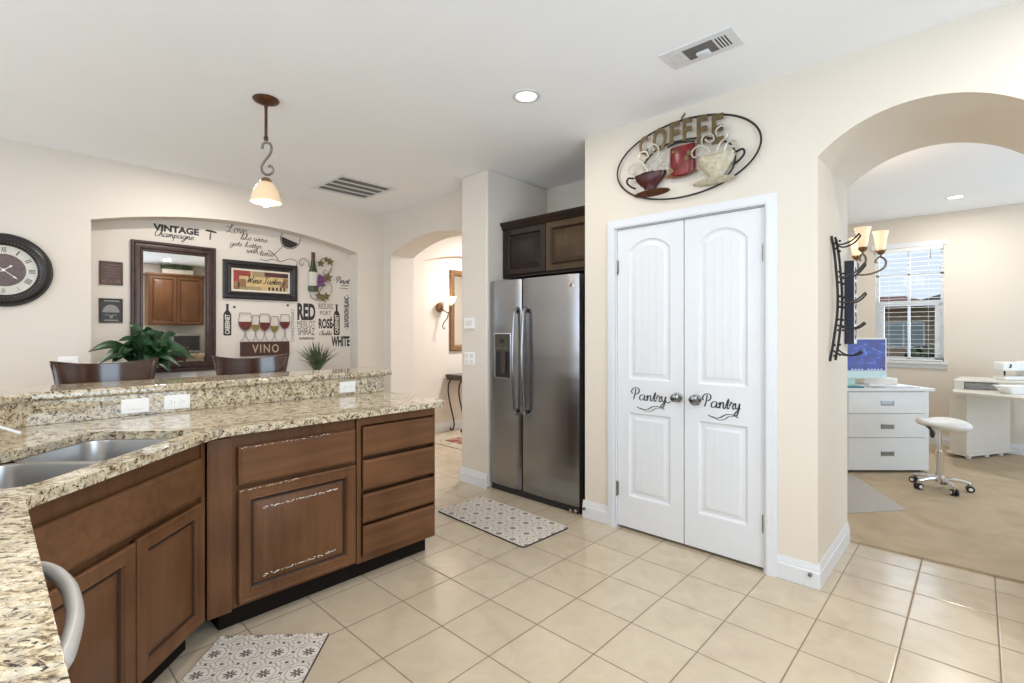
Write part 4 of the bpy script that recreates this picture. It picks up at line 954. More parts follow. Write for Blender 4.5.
# tall framed mirror
mx0, mx1 = W(131, 245, .03).x, W(216, 245, .03).x; mz0, mz1 = .985, W(131, 239, .03).z
t = thing('wall_mirror', 'tall mirror in a wide bronze-brown frame on the niche wall behind the plant', 'mirror', ((mx0+mx1)/2, YN, mz0))
prof = [(0, .001), (0, .030), (.006, .036), (.020, .036), (.028, .026), (.040, .030), (.062, .032), (.072, .022), (.082, .024), (.088, .014), (.090, .008)]
m = MB(); rect_loops(m, (mx0, YN, mz0), XN, ZN, N_, mx1-mx0, mz1-mz0, prof, cap=False).build('frame', 'mirrorframe', t, smooth=25)
MB().box(mx0+.085, mx1-.085, YN-.0085, YN-.003, mz0+.085, mz1-.085).build('mirror_glass', 'mirror', t, smooth=0)
# framed Wine Tasting print
a, b = W(222.3, 258.5), W(296.7, 302); x0, z1, x1, z0 = a.x, a.z-.0, b.x, b.z+.005
z1 = W(222.3, 259).z
t = thing('framed_print', 'black framed Wine Tasting print hung on the niche wall, right of the mirror', 'picture', ((x0+x1)/2, YN, z0))
m = MB(); rect_loops(m, (x0, YN-.0005, z0), XN, ZN, N_, x1-x0, z1-z0, [(0, 0), (0, .022), (.010, .030), (.036, .030), (.046, .020), (.058, .024), (.072, .020), (.076, .008)], cap=False).build('frame', 'darkframe', t, smooth=20)
pa0, pa1, pb0, pb1 = x0+.07, x1-.07, z0+.07, z1-.07
mat_ = MB().box(pa0, pa1, YN-.010, YN-.004, pb0, pb1).build('mount', 'cream', t, smooth=0)
iw, ih = pa1-pa0-.05, pb1-pb0-.05; ix, iz = pa0+.025, pb0+.025
def blk(name, mt, *rs, lay=0):
    for u0, v0, u1, v1 in rs: MB().box(ix+iw*u0, ix+iw*u1, YN-.0106-.0004*lay, YN-.0100-.0004*lay, iz+ih*v0, iz+ih*v1).build(name, mt, mat_, smooth=0)
blk('print_ground', 'art_gold', (0, 0, 1, 1))
blk('print_block', 'art_red', (0, .38, .3, 1), lay=1); blk('print_block', 'art_olive', (.32, .72, .55, 1), (.10, .0, .48, .18), lay=1)
blk('print_block', 'art_wine', (.55, .76, 1, 1), lay=1); blk('print_block', 'art_brown', (0, 0, .10, .4), (.08, .12, .22, .55), (.9, .2, 1, .72), lay=3)
blk('print_banner', 'art_gold', (.10, .22, .97, .72), lay=2)
blk('print_block', 'ink', *[(.62+.072*k, .02, .655+.072*k, .2) for k in range(5)], (.9, .76, 1, .94), lay=4)
m = MB(); script(m, 'Wine Tasting', (ix+iw*.22, YN-.0126, iz+ih*.36), XN, ZN, iw*.70, .036, .0075, .0006, slant=.35); m.build('lettering', 'ink', mat_, smooth=0)

# vinyl lettering and motifs on the niche wall
YD = YN-.0008
def decal(name, mb, label, mat_='ink', cat_='wall decal', group='black wall decals in the niche'):
    return tag(mb.build(name, mat_, smooth=0), label, cat_, group)
def txt(mb, s_, p0, p1, bold=.02, rot=False, **k):          # p0 lower-left pixel, p1 upper-right pixel of the word
    a, b = W(*p0), W(*p1)
    if rot: mb.text(s_, (b.x, YD, a.z), ZN, -XN, b.z-a.z, b.x-a.x, .0006, bold, **k)
    else: mb.text(s_, (a.x, YD, a.z), XN, ZN, b.x-a.x, b.z-a.z, .0006, bold, **k)
    return mb
a, b = W(153, 231), W(198, 231.5)
m = MB(); m.text('VINTAGE', (a.x, YD, W(153.3, 230.2).z), XN, ZN, W(199, 231).x-a.x, .062, .0006, .05)
decal('lettering_decal', m, 'black VINTAGE lettering on the niche wall above the tall mirror')
m = MB(); script(m, 'Champagne', (W(154, 236).x, YD-.001, W(154, 235.6).z), XN, ZN, W(193, 237).x-W(154, 236).x, .030, .0065, .0006, slant=.35)
decal('lettering_decal', m, 'black handwritten Champagne lettering just under the word VINTAGE')
def corkscrew(p, s_, ang, label):
    c = W(*p); c.y = YD; m = MB(); u = Vector((math.cos(ang), 0, math.sin(ang))); v = Vector((-u.z, 0, u.x))
    m.prism([c+u*a_*s_+v*b_*s_ for a_, b_ in ((-.5, -.08), (-.45, .10), (.1, .13), (.5, .08), (.5, -.06), (.05, -.08))], (0, -.0006, 0))
    m.ribbon([c-v*.05*s_, c-v*.35*s_]+[c-v*(.35+.1*k)*s_+u*(.06*s_*(-1)**k) for k in range(1, 6)], .012*s_/.1, .0006, N_)
    decal('corkscrew_decal', m, label)
corkscrew((211, 231.5), .095, -.12, 'black corkscrew decal on the niche wall between VINTAGE and the Love quote')
corkscrew((333.7, 324.5), .085, .75, 'small black corkscrew decal above the black bottle decal near WHITE')
m = MB()
script(m, 'Love', (W(228, 231).x, YD, W(228, 232.2).z), XN, ZN, .165, .050, .0065, .0006, slant=.2)
script(m, 'like wine', (W(240, 239).x, YD, W(240, 239.3).z), XN, ZN, W(267, 242).x-W(240, 239).x, .030, .0058, .0006, slant=.3)
script(m, 'gets better', (W(229.5, 244).x, YD, W(229.5, 245.2).z), XN, ZN, W(261, 246).x-W(229.5, 244).x, .027, .0058, .0006, slant=.3)
script(m, 'with', (W(246, 251).x, YD, W(246, 252.6).z), XN, ZN, W(258, 253).x-W(246, 251).x, .030, .0058, .0006, slant=.3)
script(m, 'time', (W(259, 253).x, YD, W(259, 255.5).z), XN, ZN, W(273, 256).x-W(259, 253).x, .036, .006, .0006, slant=.3)
m.ribbon(cat([Vector((p.x, YD, p.z)) for p in (W(259.5, 259), W(266, 260.5), W(273, 259.2), W(280, 261.5), W(290, 259), W(296, 261), W(297.3, 264), W(295, 266.5))], 6), .006, .0006, N_)
decal('lettering_decal', m, 'handwritten Love like wine quote on the niche wall above the framed print', 'ink_soft')
# tilted glass
m = MB(); c = W(289.5, 240); c.y = YD; ax = (W(296.5, 236)-W(276.5, 255)); ax.y = 0; ax.normalize(); sd = Vector((ax.z, 0, -ax.x))
bowl_ = [(-.10, -.062), (-.06, -.098), (0, -.108), (.06, -.100), (.10, -.06)]
out = cat([c+ax*.105-sd*.062, c+ax*.03-sd*.098, c-ax*.055-sd*.075, c-ax*.10, c-ax*.055+sd*.075, c+ax*.03+sd*.098, c+ax*.105+sd*.062], 5)
m.ribbon(out, .007, .0006, N_); m.ribbon([out[0], out[-1]], .005, .0006, N_)
m.ribbon([c-ax*.10, c-ax*.245], .009, .0006, N_); m.ribbon(cat([c-ax*.245-sd*.075, c-ax*.232, c-ax*.245+sd*.075], 4), .008, .0006, N_)
m.ribbon(cat([out[0], (out[0]+out[-1])/2+ax*.04, out[-1]], 6), .005, .0006, N_); fill = [p for p in out if p.z <= c.z+.015-.25*(p.x-c.x)]
m.prism([c+(p-c)*.90 for p in fill], (0, -.0006, 0))
decal('wine_glass_decal', m, 'black tilted wine glass decal on the niche wall, right of the Love quote')
# bottle with CABERNET
def bottle_decal(px_, ytop, ybot, wpx, word, label, inner):
    x0, x1 = W(px_-wpx/2, ybot).x, W(px_+wpx/2, ybot).x; cx = (x0+x1)/2; h2 = (x1-x0)/2; zt, zb = W(px_, ytop).z, W(px_, ybot).z; H = zt-zb
    pl = [(-h2, .02), (-h2*.8, 0), (h2*.8, 0), (h2, .02), (h2, .66), (h2*.75, .74), (h2*.30, .80), (h2*.28, .96), (h2*.4, .97), (h2*.4, 1), (-h2*.4, 1), (-h2*.4, .97), (-h2*.28, .96), (-h2*.30, .80), (-h2*.75, .74), (-h2, .66)]
    m = MB().prism([(cx+a_, YD, zb+b_*H) for a_, b_ in pl], (0, -.0006, 0))
    o = decal('bottle_decal', m, label)
    q = MB(); q.text(word, (cx+h2*.62, YD-.0007, zb+H*.05), ZN, -XN, H*.62, h2*1.24, .0005, .03); q.build('lettering', inner, o, smooth=0)
bottle_decal(227.3, 304, 335.5, 8.0, 'CABERNET', 'black CABERNET bottle decal on the niche wall under the framed print\'s left corner', 'cream')
bottle_decal(336.6, 304.5, 335, 6.0, 'CABERNET', 'black bottle decal on the niche wall between ROSÉ and SAUVIGNON BLANC', 'cream')
for px_, py_, lb in ((234.3, 307, 'small black dot on the niche wall by the CABERNET bottle decal'), (287.8, 305.3, 'small black dot on the niche wall by CHARDONNAY lettering')):
    c = W(px_, py_); decal('dot_decal', MB().lathe([(.012, 0), (.012, .0008)], (c.x, YN-.0004, c.z), (0, -1, 0), 16), lb)
for word, p0, p1, bold, rot, lb, mt in (
    ('CHARDONNAY', (291, 341.5), (294.3, 309), -.012, True, 'thin upright CHARDONNAY lettering on the niche wall beside the word RED', 'ink_soft'),
    ('RED', (297.3, 320), (315.3, 303.8), .042, False, 'bold black RED lettering on the niche wall, topmost of its column', 'ink'),
    ('MERLOT', (297.3, 327.5), (315.2, 321), -.008, False, 'narrow MERLOT lettering on the niche wall under the word RED', 'ink_soft'),
    ('SHIRAZ', (297.8, 335), (314.7, 328), .0, False, 'narrow SHIRAZ lettering on the niche wall under the word MERLOT', 'ink_soft'),
    ('RIESLING', (318.5, 308.8), (333, 304), -.005, False, 'small RIESLING lettering on the niche wall above the word PORT', 'ink_soft'),
    ('PORT', (320, 315), (331, 311.3), .0, False, 'small PORT lettering on the niche wall above the word ROSÉ', 'ink_soft'),
    ('ROS\u00c9', (318.6, 328.5), (332.3, 316.5), .035, False, 'bold black ROSÉ lettering on the niche wall left of the black bottle', 'ink'),
    ('WHITE', (331.3, 346.6), (349.6, 336.2), .04, False, 'bold black WHITE lettering on the niche wall, lowest at the right', 'ink'),
    ('- SAUVIGNON BLANC -', (344, 329.5), (348.9, 295), .03, True, 'upright black SAUVIGNON BLANC lettering at the niche\'s right edge', 'ink')):
    decal('lettering_decal', txt(MB(), word, p0, p1, bold, rot), lb, mt)
def sdecal(word, p, p1, xh, lw, lb, extra=None, mt='ink_soft'):
    m = MB(); script(m, word, (W(*p).x, YD, W(*p).z), XN, ZN, W(*p1).x-W(*p).x, xh, lw, .0006, slant=.35)
    if extra: extra(m)
    decal('lettering_decal', m, lb, mt)
sdecal('Chablis', (319, 335.2), (331.5, 335), .024, .0055, 'handwritten Chablis lettering on the niche wall under the word ROSÉ')
sdecal('nouveau', (299, 339.5), (314, 339), .022, .0055, 'small handwritten line on the niche wall under the word SHIRAZ')
def pin(m):
    a = W(341, 285.5); b = W(348.5, 286.5)
    m.box(a.x, b.x, YD-.0006, YD, a.z-.004, a.z+.004); a = W(339.5, 288); m.box(a.x, b.x, YD-.0006, YD, a.z-.004, a.z+.002)
sdecal('Pinot', (336, 283), (348.5, 283), .036, .008, 'handwritten Pinot lettering on the niche wall right of the metal bottle', pin, 'ink')
# VINO wine glasses panel
a, b = W(240, 341.2), W(288.6, 355.3)
t = thing('vino_wall_panel', 'maroon VINO panel topped by five flat wine glasses on the niche wall', 'wall sign', ((a.x+b.x)/2, YN, b.z))
bx0, bx1, bz0, bz1 = a.x, b.x, W(264, 355.4).z, W(264, 341.6).z
MB().box(bx0, bx1, YN-.020, YN-.0005, bz0, bz1).build('board', 'vino_board', t, smooth=0)
MB().text('VINO', (W(251.5, 352.5).x, YN-.0202, bz0+.028), XN, ZN, W(278, 352).x-W(251.5, 352).x, .085, .002, .012, space=1.25).build('lettering', 'vino_letter', t, smooth=0)
for pxc, ytop, ybowl, hw, mt in ((244.7, 313, 330.5, 6.8, 'red_wine'), (255, 315.5, 331, 4.2, 'white_wine'), (264, 314, 331, 5.6, 'red_wine'), (274, 316.5, 332.3, 4.2, 'white_wine'), (284.2, 314.5, 329, 5.0, 'red_wine')):
    x0, x1 = W(pxc-hw, 330).x, W(pxc+hw, 330).x; cx = (x0+x1)/2; hh = (x1-x0)/2; zt = W(pxc, ytop).z; zb = W(pxc, ybowl).z; H = zt-zb
    g = MB(); prof = [(.78, 1), (.92, .72), (1.0, .5), (.9, .3), (.55, .1), (.08, 0)]
    Yg = YN-.014
    rightp = cat([(cx+hh*a_, Yg, zb+H*b_) for a_, b_ in prof], 4); leftp = cat([(cx-hh*a_, Yg, zb+H*b_) for a_, b_ in prof], 4)
    for l in (leftp, rightp): g.tube(l, .0032, 5)
    g.tube([leftp[0], rightp[0]], .0032, 5)
    fz = bz1+.012
    g.tube(cat([(cx-hh*.08, Yg, zb), (cx-hh*.12, Yg, (zb+fz)/2), (cx-hh*.3, Yg, fz+.02), (cx-hh*.75, Yg, fz-.008)], 4), .003, 5).tube(cat([(cx+hh*.08, Yg, zb), (cx+hh*.12, Yg, (zb+fz)/2), (cx+hh*.3, Yg, fz+.02), (cx+hh*.75, Yg, fz-.008)], 4), .003, 5)
    gl = g.build('glass_outline', 'glass_outline', t)
    lvl = zb+H*(.55 if mt == 'red_wine' else .42)
    pl = [p for p in leftp if p.z <= lvl] + [p for p in reversed(rightp) if p.z <= lvl]
    MB().prism([Vector((p.x, YN-.012, p.z)) for p in pl], (0, -.004, 0)).build('wine', mt, gl, smooth=0)
# metal bottle-and-grapes art
t = thing('metal_bottle_art', 'metal wall art of a green wine bottle with grapes and leaves in the niche', 'wall art', (W(318, 300).x, YN, W(318, 300).z))
Yb = YN-.022
def Wb(px_, py_, dy=.022): return P(px_, py_, Y=YN-dy)
bx = lambda L: [Wb(*p) for p in L]
ctr = Wb(313.8, 280); bw_ = (Wb(319, 280).x-Wb(309, 280).x)/2; zt, zb = Wb(313.8, 252.3).z, Wb(313.8, 291.5).z
zc, zn, zs, zl = Wb(313.8, 259.5).z, Wb(313.8, 264).z, Wb(313.8, 271).z, Wb(313.8, 286).z
def halfb(prof, mt, nm_):
    ls = [[Vector((ctr.x+r*math.cos(PI*k/12), YN-.006-.04*r/bw_*math.sin(PI*k/12), z)) for k in range(13)] for r, z in prof]
    MB().loops(ls, 0, True, True).build(nm_, mt, t, smooth=40)
halfb([(bw_*.32, zc), (bw_*.36, zt-.01), (bw_*.36, zt)], 'capsule', 'capsule')
halfb([(bw_*.85, zs-.01), (bw_*.66, zs+.03), (bw_*.45, zn), (bw_*.34, zc-.001)], 'bottle_green', 'neck')
halfb([(bw_, zl+.001), (bw_, zs-.05), (bw_*.98, zs-.022), (bw_*.86, zs-.011)], 'bottle_label', 'label')
halfb([(bw_*.96, zb), (bw_, zb+.01), (bw_, zl)], 'bottle_green', 'base')
m = MB()
for L_ in ([(309.3, 267), (308, 261.5), (303.5, 258.3), (299.8, 260.5), (299.8, 264), (302.2, 265.5), (303.5, 263.5)], [(319, 292), (322, 288), (323.5, 283), (327, 281.5), (331, 284.5), (331.8, 290), (329, 296), (324, 299.5), (317, 300), (311.5, 297.5), (309.8, 292)],
           [(318, 266), (322, 259), (326, 258.3), (330.5, 261.5), (331.8, 267), (330.5, 272), (327, 275), (323.5, 273.5), (324, 270.5), (326.5, 270.3)], [(325.5, 300), (325.2, 303)], [(331.5, 268), (328, 274), (325, 277)]):
    m.tube(cat(bx(L_), 6), .0036, 5)
m.build('scroll_wire', 'hook_grey', t)
m = MB()
for k in range(24):
    q_ = Wb(319.8+random.uniform(-2.6, 3.2), 282+random.uniform(-6, 6)); m.ball((q_.x, YN-.035-random.random()*.012, q_.z), .018, n=8, m=6)
m.build('grapes', 'purple', t)
def vleaf(p, r_):
    c = Wb(*p); lf = [c+Vector((r_*(1 if k % 2 == 0 else .52)*math.cos(2*PI*k/10+.3), -.016+(.006 if k % 2 else 0), r_*(1 if k % 2 == 0 else .52)*math.sin(2*PI*k/10+.3))) for k in range(10)]
    MB().prism(lf, (0, -.003, 0)).build('vine_leaf', 'vine', t, smooth=0)
for p, r_ in (((320.3, 263.5), .046), ((329.5, 262), .048), ((326, 259.6), .034), ((327.5, 277.5), .056), ((318.5, 296), .048), ((325.5, 296.5), .050), ((322.5, 299), .034)): vleaf(p, r_)

# ================================================================== CEILING FITTINGS
t = thing('pendant_light', 'lit bronze pendant light with a scroll stem and bell glass shade over the bar', 'pendant light', (1.159, 3.12, CEIL))
PC = Vector((1.159, 3.12, 0))
MB().lathe([(.072, 0), (.074, -.006), (.068, -.014), (.040, -.026), (.012, -.036), (.010, -.05)], PC+UZ*(CEIL-.0005), n=32).build('canopy', 'bronze', t)
MB().tube([PC+UZ*2.70, PC+UZ*2.515], .0085, 10).lathe([(.010, 0), (.013, .006), (.013, .018), (.008, .026)], PC+UZ*2.492).build('rod', 'bronze', t)
def pz(x, y): return PC + RT*((x-266)/166.6) + UZ*(CAM_H-(y-HOR)/166.6)
MB().tube(cat([pz(*p) for p in ((262.6, 148.4), (262.4, 145.6), (265, 142.6), (269.6, 143.6), (271.6, 147.5), (270, 154), (264.5, 161), (261.6, 167), (263, 172.4), (267, 174.8), (271.5, 173.2), (273, 169.2), (271, 166), (268.2, 166.2))], 6), .0075, 8).build('scroll_stem', 'hook_grey', t)
MB().lathe([(.004, 2.268), (.020, 2.266), (.030, 2.255), (.034, 2.238)], PC, n=24).build('shade_cap', 'gold_bronze', t)
prof = [(.030, 2.243), (.048, 2.226), (.066, 2.195), (.078, 2.155), (.086, 2.120)]
MB().lathe(prof+[(r-.004, z) for r, z in reversed(prof)], PC, n=36, caps=False).build('glass_shade', 'shade', t)
MB().ball(PC+UZ*2.138, .034, .034, .046, 16, 10).build('bulb', 'lampbulb', t)
lamp('pendant_bulb_light', 'POINT', PC+UZ*2.07, 3, WARM, radius=.04)
t = thing('ceiling_vent', 'white square return grille with four dark slots in the ceiling near the hall arch', 'ceiling vent', (2.45, 4.41, CEIL), 'ceiling vents')
m = MB(); rect_loops(m, (2.16, 4.11, CEIL-.0005), (1, 0, 0), (0, 1, 0), (0, 0, -1), .585, .59, [(0, 0), (0, .006), (.035, .010), (.040, .003)], cap=False).build('frame', 'white', t, smooth=0)
MB().box(2.195, 2.71, 4.145, 4.665, CEIL-.0035, CEIL-.001).build('backing', 'vent_grey', t, smooth=0)
for k in range(5):
    y = 4.15+k*.128
    MB().box(2.195, 2.71, y-.012, y+.012, CEIL-.008, CEIL-.0036).build('slat', 'white', t, smooth=0)
t = thing('ceiling_vent', 'long white supply register in the ceiling before the pantry wall', 'ceiling vent', (2.43, 1.0, CEIL), 'ceiling vents')
m = MB(); rect_loops(m, (2.335, .825, CEIL-.0005), (1, 0, 0), (0, 1, 0), (0, 0, -1), .185, .355, [(0, 0), (0, .004), (.004, .006)]).build('frame', 'white', t, smooth=0)
MB().box(2.372, 2.478, .93, 1.075, CEIL-.0085, CEIL-.0062).build('damper_grille', 'vent_grey', t, smooth=0)
m = MB()
for k in range(7): m.box(2.380+k*.0145, 2.3812+k*.0145, .932, 1.073, CEIL-.0095, CEIL-.0084)
m.build('grille_lines', 'hook_grey', t, smooth=0)
for k in range(4): MB().box(2.378, 2.478, .868+k*.0145, .8745+k*.0145, CEIL-.0072, CEIL-.0062).build('slot', 'dark_slot', t, smooth=0)
for k in range(5): MB().box(2.378, 2.470, 1.093+k*.012, 1.0955+k*.012, CEIL-.009, CEIL-.006).build('louver', 'pot', t, smooth=0)
MB().box(2.425, 2.475, .965, 1.03, CEIL-.022, CEIL-.006).build('damper_lever', 'white', t, bevel=.01, bseg=3)
def can(x, y, label, group='recessed ceiling lights'):
    t = thing('recessed_light', label, 'ceiling light', (x, y, CEIL), group)
    MB().lathe([(.085, -.0005), (.085, -.004), (.062, -.006), (.058, -.002)], (x, y, CEIL), n=36, caps=False).build('trim_ring', 'white', t)
    MB().lathe([(.060, -.002), (.059, -.004)], (x, y, CEIL), n=36).build('lens', 'canlens', t)
can(*CANS_AND_FILLS[0], 'lit round recessed light in the ceiling left of the supply register')
can(6.88, .18, 'lit round recessed light in the study ceiling, seen through the arch')

# ================================================================== BEHIND THE BAR: stools, console, plants
def stool(xc, yc, ang, label):
    t = thing('bar_stool', label, 'bar stool', (xc, yc, 0), 'bar stools behind the bar'); t.rotation_euler = (0, 0, ang)
    L = dict(local=True)
    def rail_(z0, z1, half, dep, th, rise, flare=0):
        ls = []
        for k in range(17):
            u = -1+2*k/16; x = half*u; y = .19+dep*(1-u*u); zt = z1+rise*u*u; fl = flare*max(0, abs(u)-.8)/.2
            x2 = x+math.copysign(fl*.028, u)
            ls.append([Vector((x, y, z0)), Vector((x, y+th, z0)), Vector((x2, y+th+.028, zt)), Vector((x2, y+.010-.022*fl, zt+.004*fl)), Vector((x2*.985, y+.010-.014*fl, zt-.012))])
        return MB().loops(ls, 0, True, True)
    rail_(1.015, 1.145, .235, .055, .022, .026, 1).build('top_rail', 'chairwood', t, smooth=40, bevel=.003, **L)
    rail_(.90, .95, .215, .05, .018, 0).build('lower_rail', 'chairwood', t, smooth=40, **L)
    for s_ in (-1, 1):
        MB().tube(cat([(s_*.19, .19, .005), (s_*.195, .17, .40), (s_*.20, .165, .72), (s_*.215, .185, .95), (s_*.232, .20, 1.10), (s_*.245, .205, 1.155)], 5), .017, 8).build('back_post', 'chairwood', t, **L)
        MB().tube([(s_*.19, -.19, .005), (s_*.175, -.17, .72)], [.016, .02], 8).build('leg', 'chairwood', t, **L)
        MB().tube([(s_*.188, -.185, .28), (s_*.193, .175, .28)], .011, 8).build('stretcher', 'chairwood', t, **L)
    MB().tube([(-.186, -.185, .22), (.186, -.185, .22)], .012, 8).build('foot_rest', 'chairwood', t, **L)
    ls = [rrect(-.215+i, .215-i, -.21+i, .19-i, .05, lambda a, b: Vector((a, b, z)), 4) for i, z in ((.012, .70), (0, .715), (0, .76), (.012, .785), (.05, .795))]
    MB().loops(ls, 0, True, True).build('seat', 'espresso', t, smooth=40, **L)
stool(.52, 3.72, 0, 'glossy brown curved-back bar stool behind the bar, left one below the clock side')
stool(1.365, 3.72, 0, 'glossy brown curved-back bar stool behind the bar, right one below the VINO panel')
t = thing('console_table', 'dark console table along the niche wall, hidden behind the bar', 'table', (1.7, 5.08, 0))
MB().box(.66, 2.78, 4.80, 5.29, .82, .86).build('tabletop', 'espresso', t, smooth=0, bevel=.004)
MB().box(.72, 2.72, 4.84, 5.25, .72, .82).build('apron', 'espresso', t, smooth=0)
for x in (.74, 2.70):
    for y in (4.86, 5.23): MB().box(x-.025, x+.025, y-.025, y+.025, .0005, .72).build('leg', 'espresso', t, smooth=0)
def leaf(m, pts, w, n_=9, fold=.25, nz=(0, 0, 1), tipk=1.0):
    c = cat(pts, 5); N = len(c); ls = []
    for i, p in enumerate(c):
        u = i/(N-1); d = (c[min(i+1, N-1)]-c[max(i-1, 0)]).normalized(); s_ = d.cross(Vector(nz)); s_ = s_.normalized() if s_.length > 1e-4 else Vector((1, 0, 0)); up = s_.cross(d).normalized()
        ww = w*max(.03, math.sin(PI*min(1, (u*.97+.03))**.72)**1.15)*.5
        ls.append([p-s_*ww+up*ww*fold, p-s_*ww*.5+up*ww*fold*.35, p, p+s_*ww*.5+up*ww*fold*.35, p+s_*ww+up*ww*fold])
    m.loops(ls, 0, False, False, closed=False)
t = thing('peace_lily', 'broad-leaved dark green peace lily in a pale pot below the tall mirror', 'plant', (.86, 5.03, .86))
pc = Vector((.86, 5.03, 0))
prof = [(.13, .861), (.135, .875), (.175, 1.0), (.195, 1.085), (.21, 1.095), (.212, 1.11), (.20, 1.112), (.19, 1.09), (.0, 1.075)]
MB().lathe([(r*.93, z) for r, z in prof], pc+Vector((-.06, -.03, 0)), n=36, caps=True).build('pot', 'lily_pot', t, smooth=50)
random.seed(11); m = MB(); stems = MB()
tips = [(88, 352), (99, 364), (118, 341), (129, 323), (138, 331), (146, 327), (155, 331), (162, 333), (176, 333.5), (196, 360), (188, 352), (180, 366), (170, 372), (112, 364), (124, 354), (150, 340), (168, 346), (134, 344), (142, 352), (158, 352), (146, 366), (128, 362), (166, 362), (153, 345), (137, 338), (183, 358), (120, 347)]
tips += [(148, 345), (133, 352), (158, 343), (141, 360), (172, 358), (152, 360), (126, 347), (163, 350), (145, 337), (117, 358), (178, 346), (136, 368), (158, 368)]
for k, (tx, ty) in enumerate(tips):
    yy = 5.03 + random.uniform(-.20, .12) - (.06 if ty > 350 else 0)
    e = P(tx, ty, Y=yy); b = pc+Vector((random.uniform(-.04, .14), random.uniform(-.05, .05), 1.07))
    e.y = min(e.y, YN-.05)
    mid = b+(e-b)*.62; L_ = (e-b).length; mid.z += .05+L_*.10
    s1 = b+(mid-b)*.45; s1.z += .015
    stems.tube([b, s1], .004, 5)
    leaf(m, [s1, mid, e], random.uniform(.075, .115), fold=.22, nz=(random.uniform(-.4, .4), -.8, random.uniform(.2, .9)))
stems.build('stems', 'leaf', t); m.build('foliage', 'leaf', t, smooth=60, recalc=False)
t = thing('potted_grass', 'spiky potted grass plant on the niche console below the wine words', 'plant', (2.40, 5.08, .86))
gc = Vector((2.405, 5.08, 0))
MB().lathe([(.05, .861), (.065, .93), (.068, .945), (.058, .945), (.0, .935)], gc, n=24, caps=True).build('pot', 'pale_box', t, smooth=50)
m = MB()
for k in range(150):
    a = random.uniform(0, 2*PI); r = random.uniform(.02, .27)*(.55+.45*random.random()); h_ = random.uniform(.14, .34)*(1-.25*r/.24)
    b = gc+Vector((math.cos(a)*.03*random.random(), math.sin(a)*.03*random.random(), .94)); e = gc+Vector((math.cos(a)*r, math.sin(a)*r*.8, .94+h_)); e.y = min(e.y, 5.29)
    mid = b+(e-b)*.5; mid.z += .035; leaf(m, [b, mid, e], .008, fold=.1, nz=(math.cos(a)*.3, math.sin(a)*.3-1, .2))
m.build('blades', 'grass', t, smooth=60, recalc=False)

# ================================================================== HALL
t = thing('wall_sconce', 'lit bronze wall sconce with a white bell shade in the hall arch', 'wall lamp', (4.19, 5.28, 1.66))
MB().lathe([(.062, 0), (.064, .006), (.05, .018), (.02, .026)], (4.185, 5.2795, 1.67), (0, -1, 0), 24).build('back_plate', 'gold_bronze', t)
m = MB().tube(cat([(4.19, 5.26, 1.67), (4.20, 5.20, 1.63), (4.235, 5.15, 1.60), (4.27, 5.14, 1.64), (4.27, 5.14, 1.70)], 6), .007, 8).tube(cat([(4.235, 5.15, 1.60), (4.225, 5.16, 1.53), (4.185, 5.18, 1.47), (4.165, 5.18, 1.42), (4.175, 5.18, 1.385), (4.20, 5.18, 1.39), (4.198, 5.18, 1.41)], 6), [.007]*18+[.005]*19, 8)
m.build('scroll_arm', 'bronze', t)
MB().lathe([(.014, 1.70), (.022, 1.712), (.045, 1.735), (.062, 1.775), (.076, 1.815), (.073, 1.815), (.058, 1.775), (.04, 1.738), (.012, 1.715)], (4.27, 5.14, 0), n=28, caps=True).build('glass_shade', 'shade3', t, smooth=50)
lamp('sconce_bulb_light', 'POINT', (4.27, 5.13, 1.86), 1.6, WARM, radius=.04)
t = thing('hall_mirror', 'brown framed mirror on the hall wall beside the lit sconce', 'mirror', (4.68, 5.28, 1.08))
m = MB(); rect_loops(m, (4.362, 5.2795, 1.085), XN, ZN, N_, .64, 1.11, [(0, 0), (0, .026), (.012, .032), (.06, .026), (.075, .018), (.085, .006)], cap=False).build('frame', 'gold_bronze', t, smooth=0)
MB().box(4.44, 4.925, 5.270, 5.2785, 1.165, 2.115).build('mirror_glass', 'mirror', t, smooth=0)
t = thing('hall_console', 'dark hall console table with scrolled iron leg under the hall mirror', 'table', (4.75, 5.10, 0))
MB().box(4.27, 5.25, 4.95, 5.255, .735, .775).box(4.285, 5.235, 4.965, 5.25, .70, .735).build('tabletop', 'espresso', t, bevel=.005)
for x, s_ in ((4.33, 1), (5.19, -1)):
    for y in (4.99, 5.21):
        MB().tube(cat([(x, y, .70), (x-.04*s_, y, .64), (x-.045*s_, y, .52), (x+.0*s_, y, .32), (x+.05*s_, y, .14), (x+.05*s_, y, .05), (x+.02*s_, y, .018), (x-.01*s_, y, .03), (x-.005*s_, y, .055)], 6), .010, 8).build('leg', 'iron', t)
t = thing('hall_rug', 'dark red patterned rug with beige border on the hall tiles', 'rug', (4.5, 4.4, 0))
MB().box(3.72, 5.5, 3.62, 4.945, .0008, .008).build('border', 'rug_border', t, smooth=0)
MB().box(3.88, 5.34, 3.78, 4.80, .0075, .0095).build('field', 'rug', t, smooth=0)

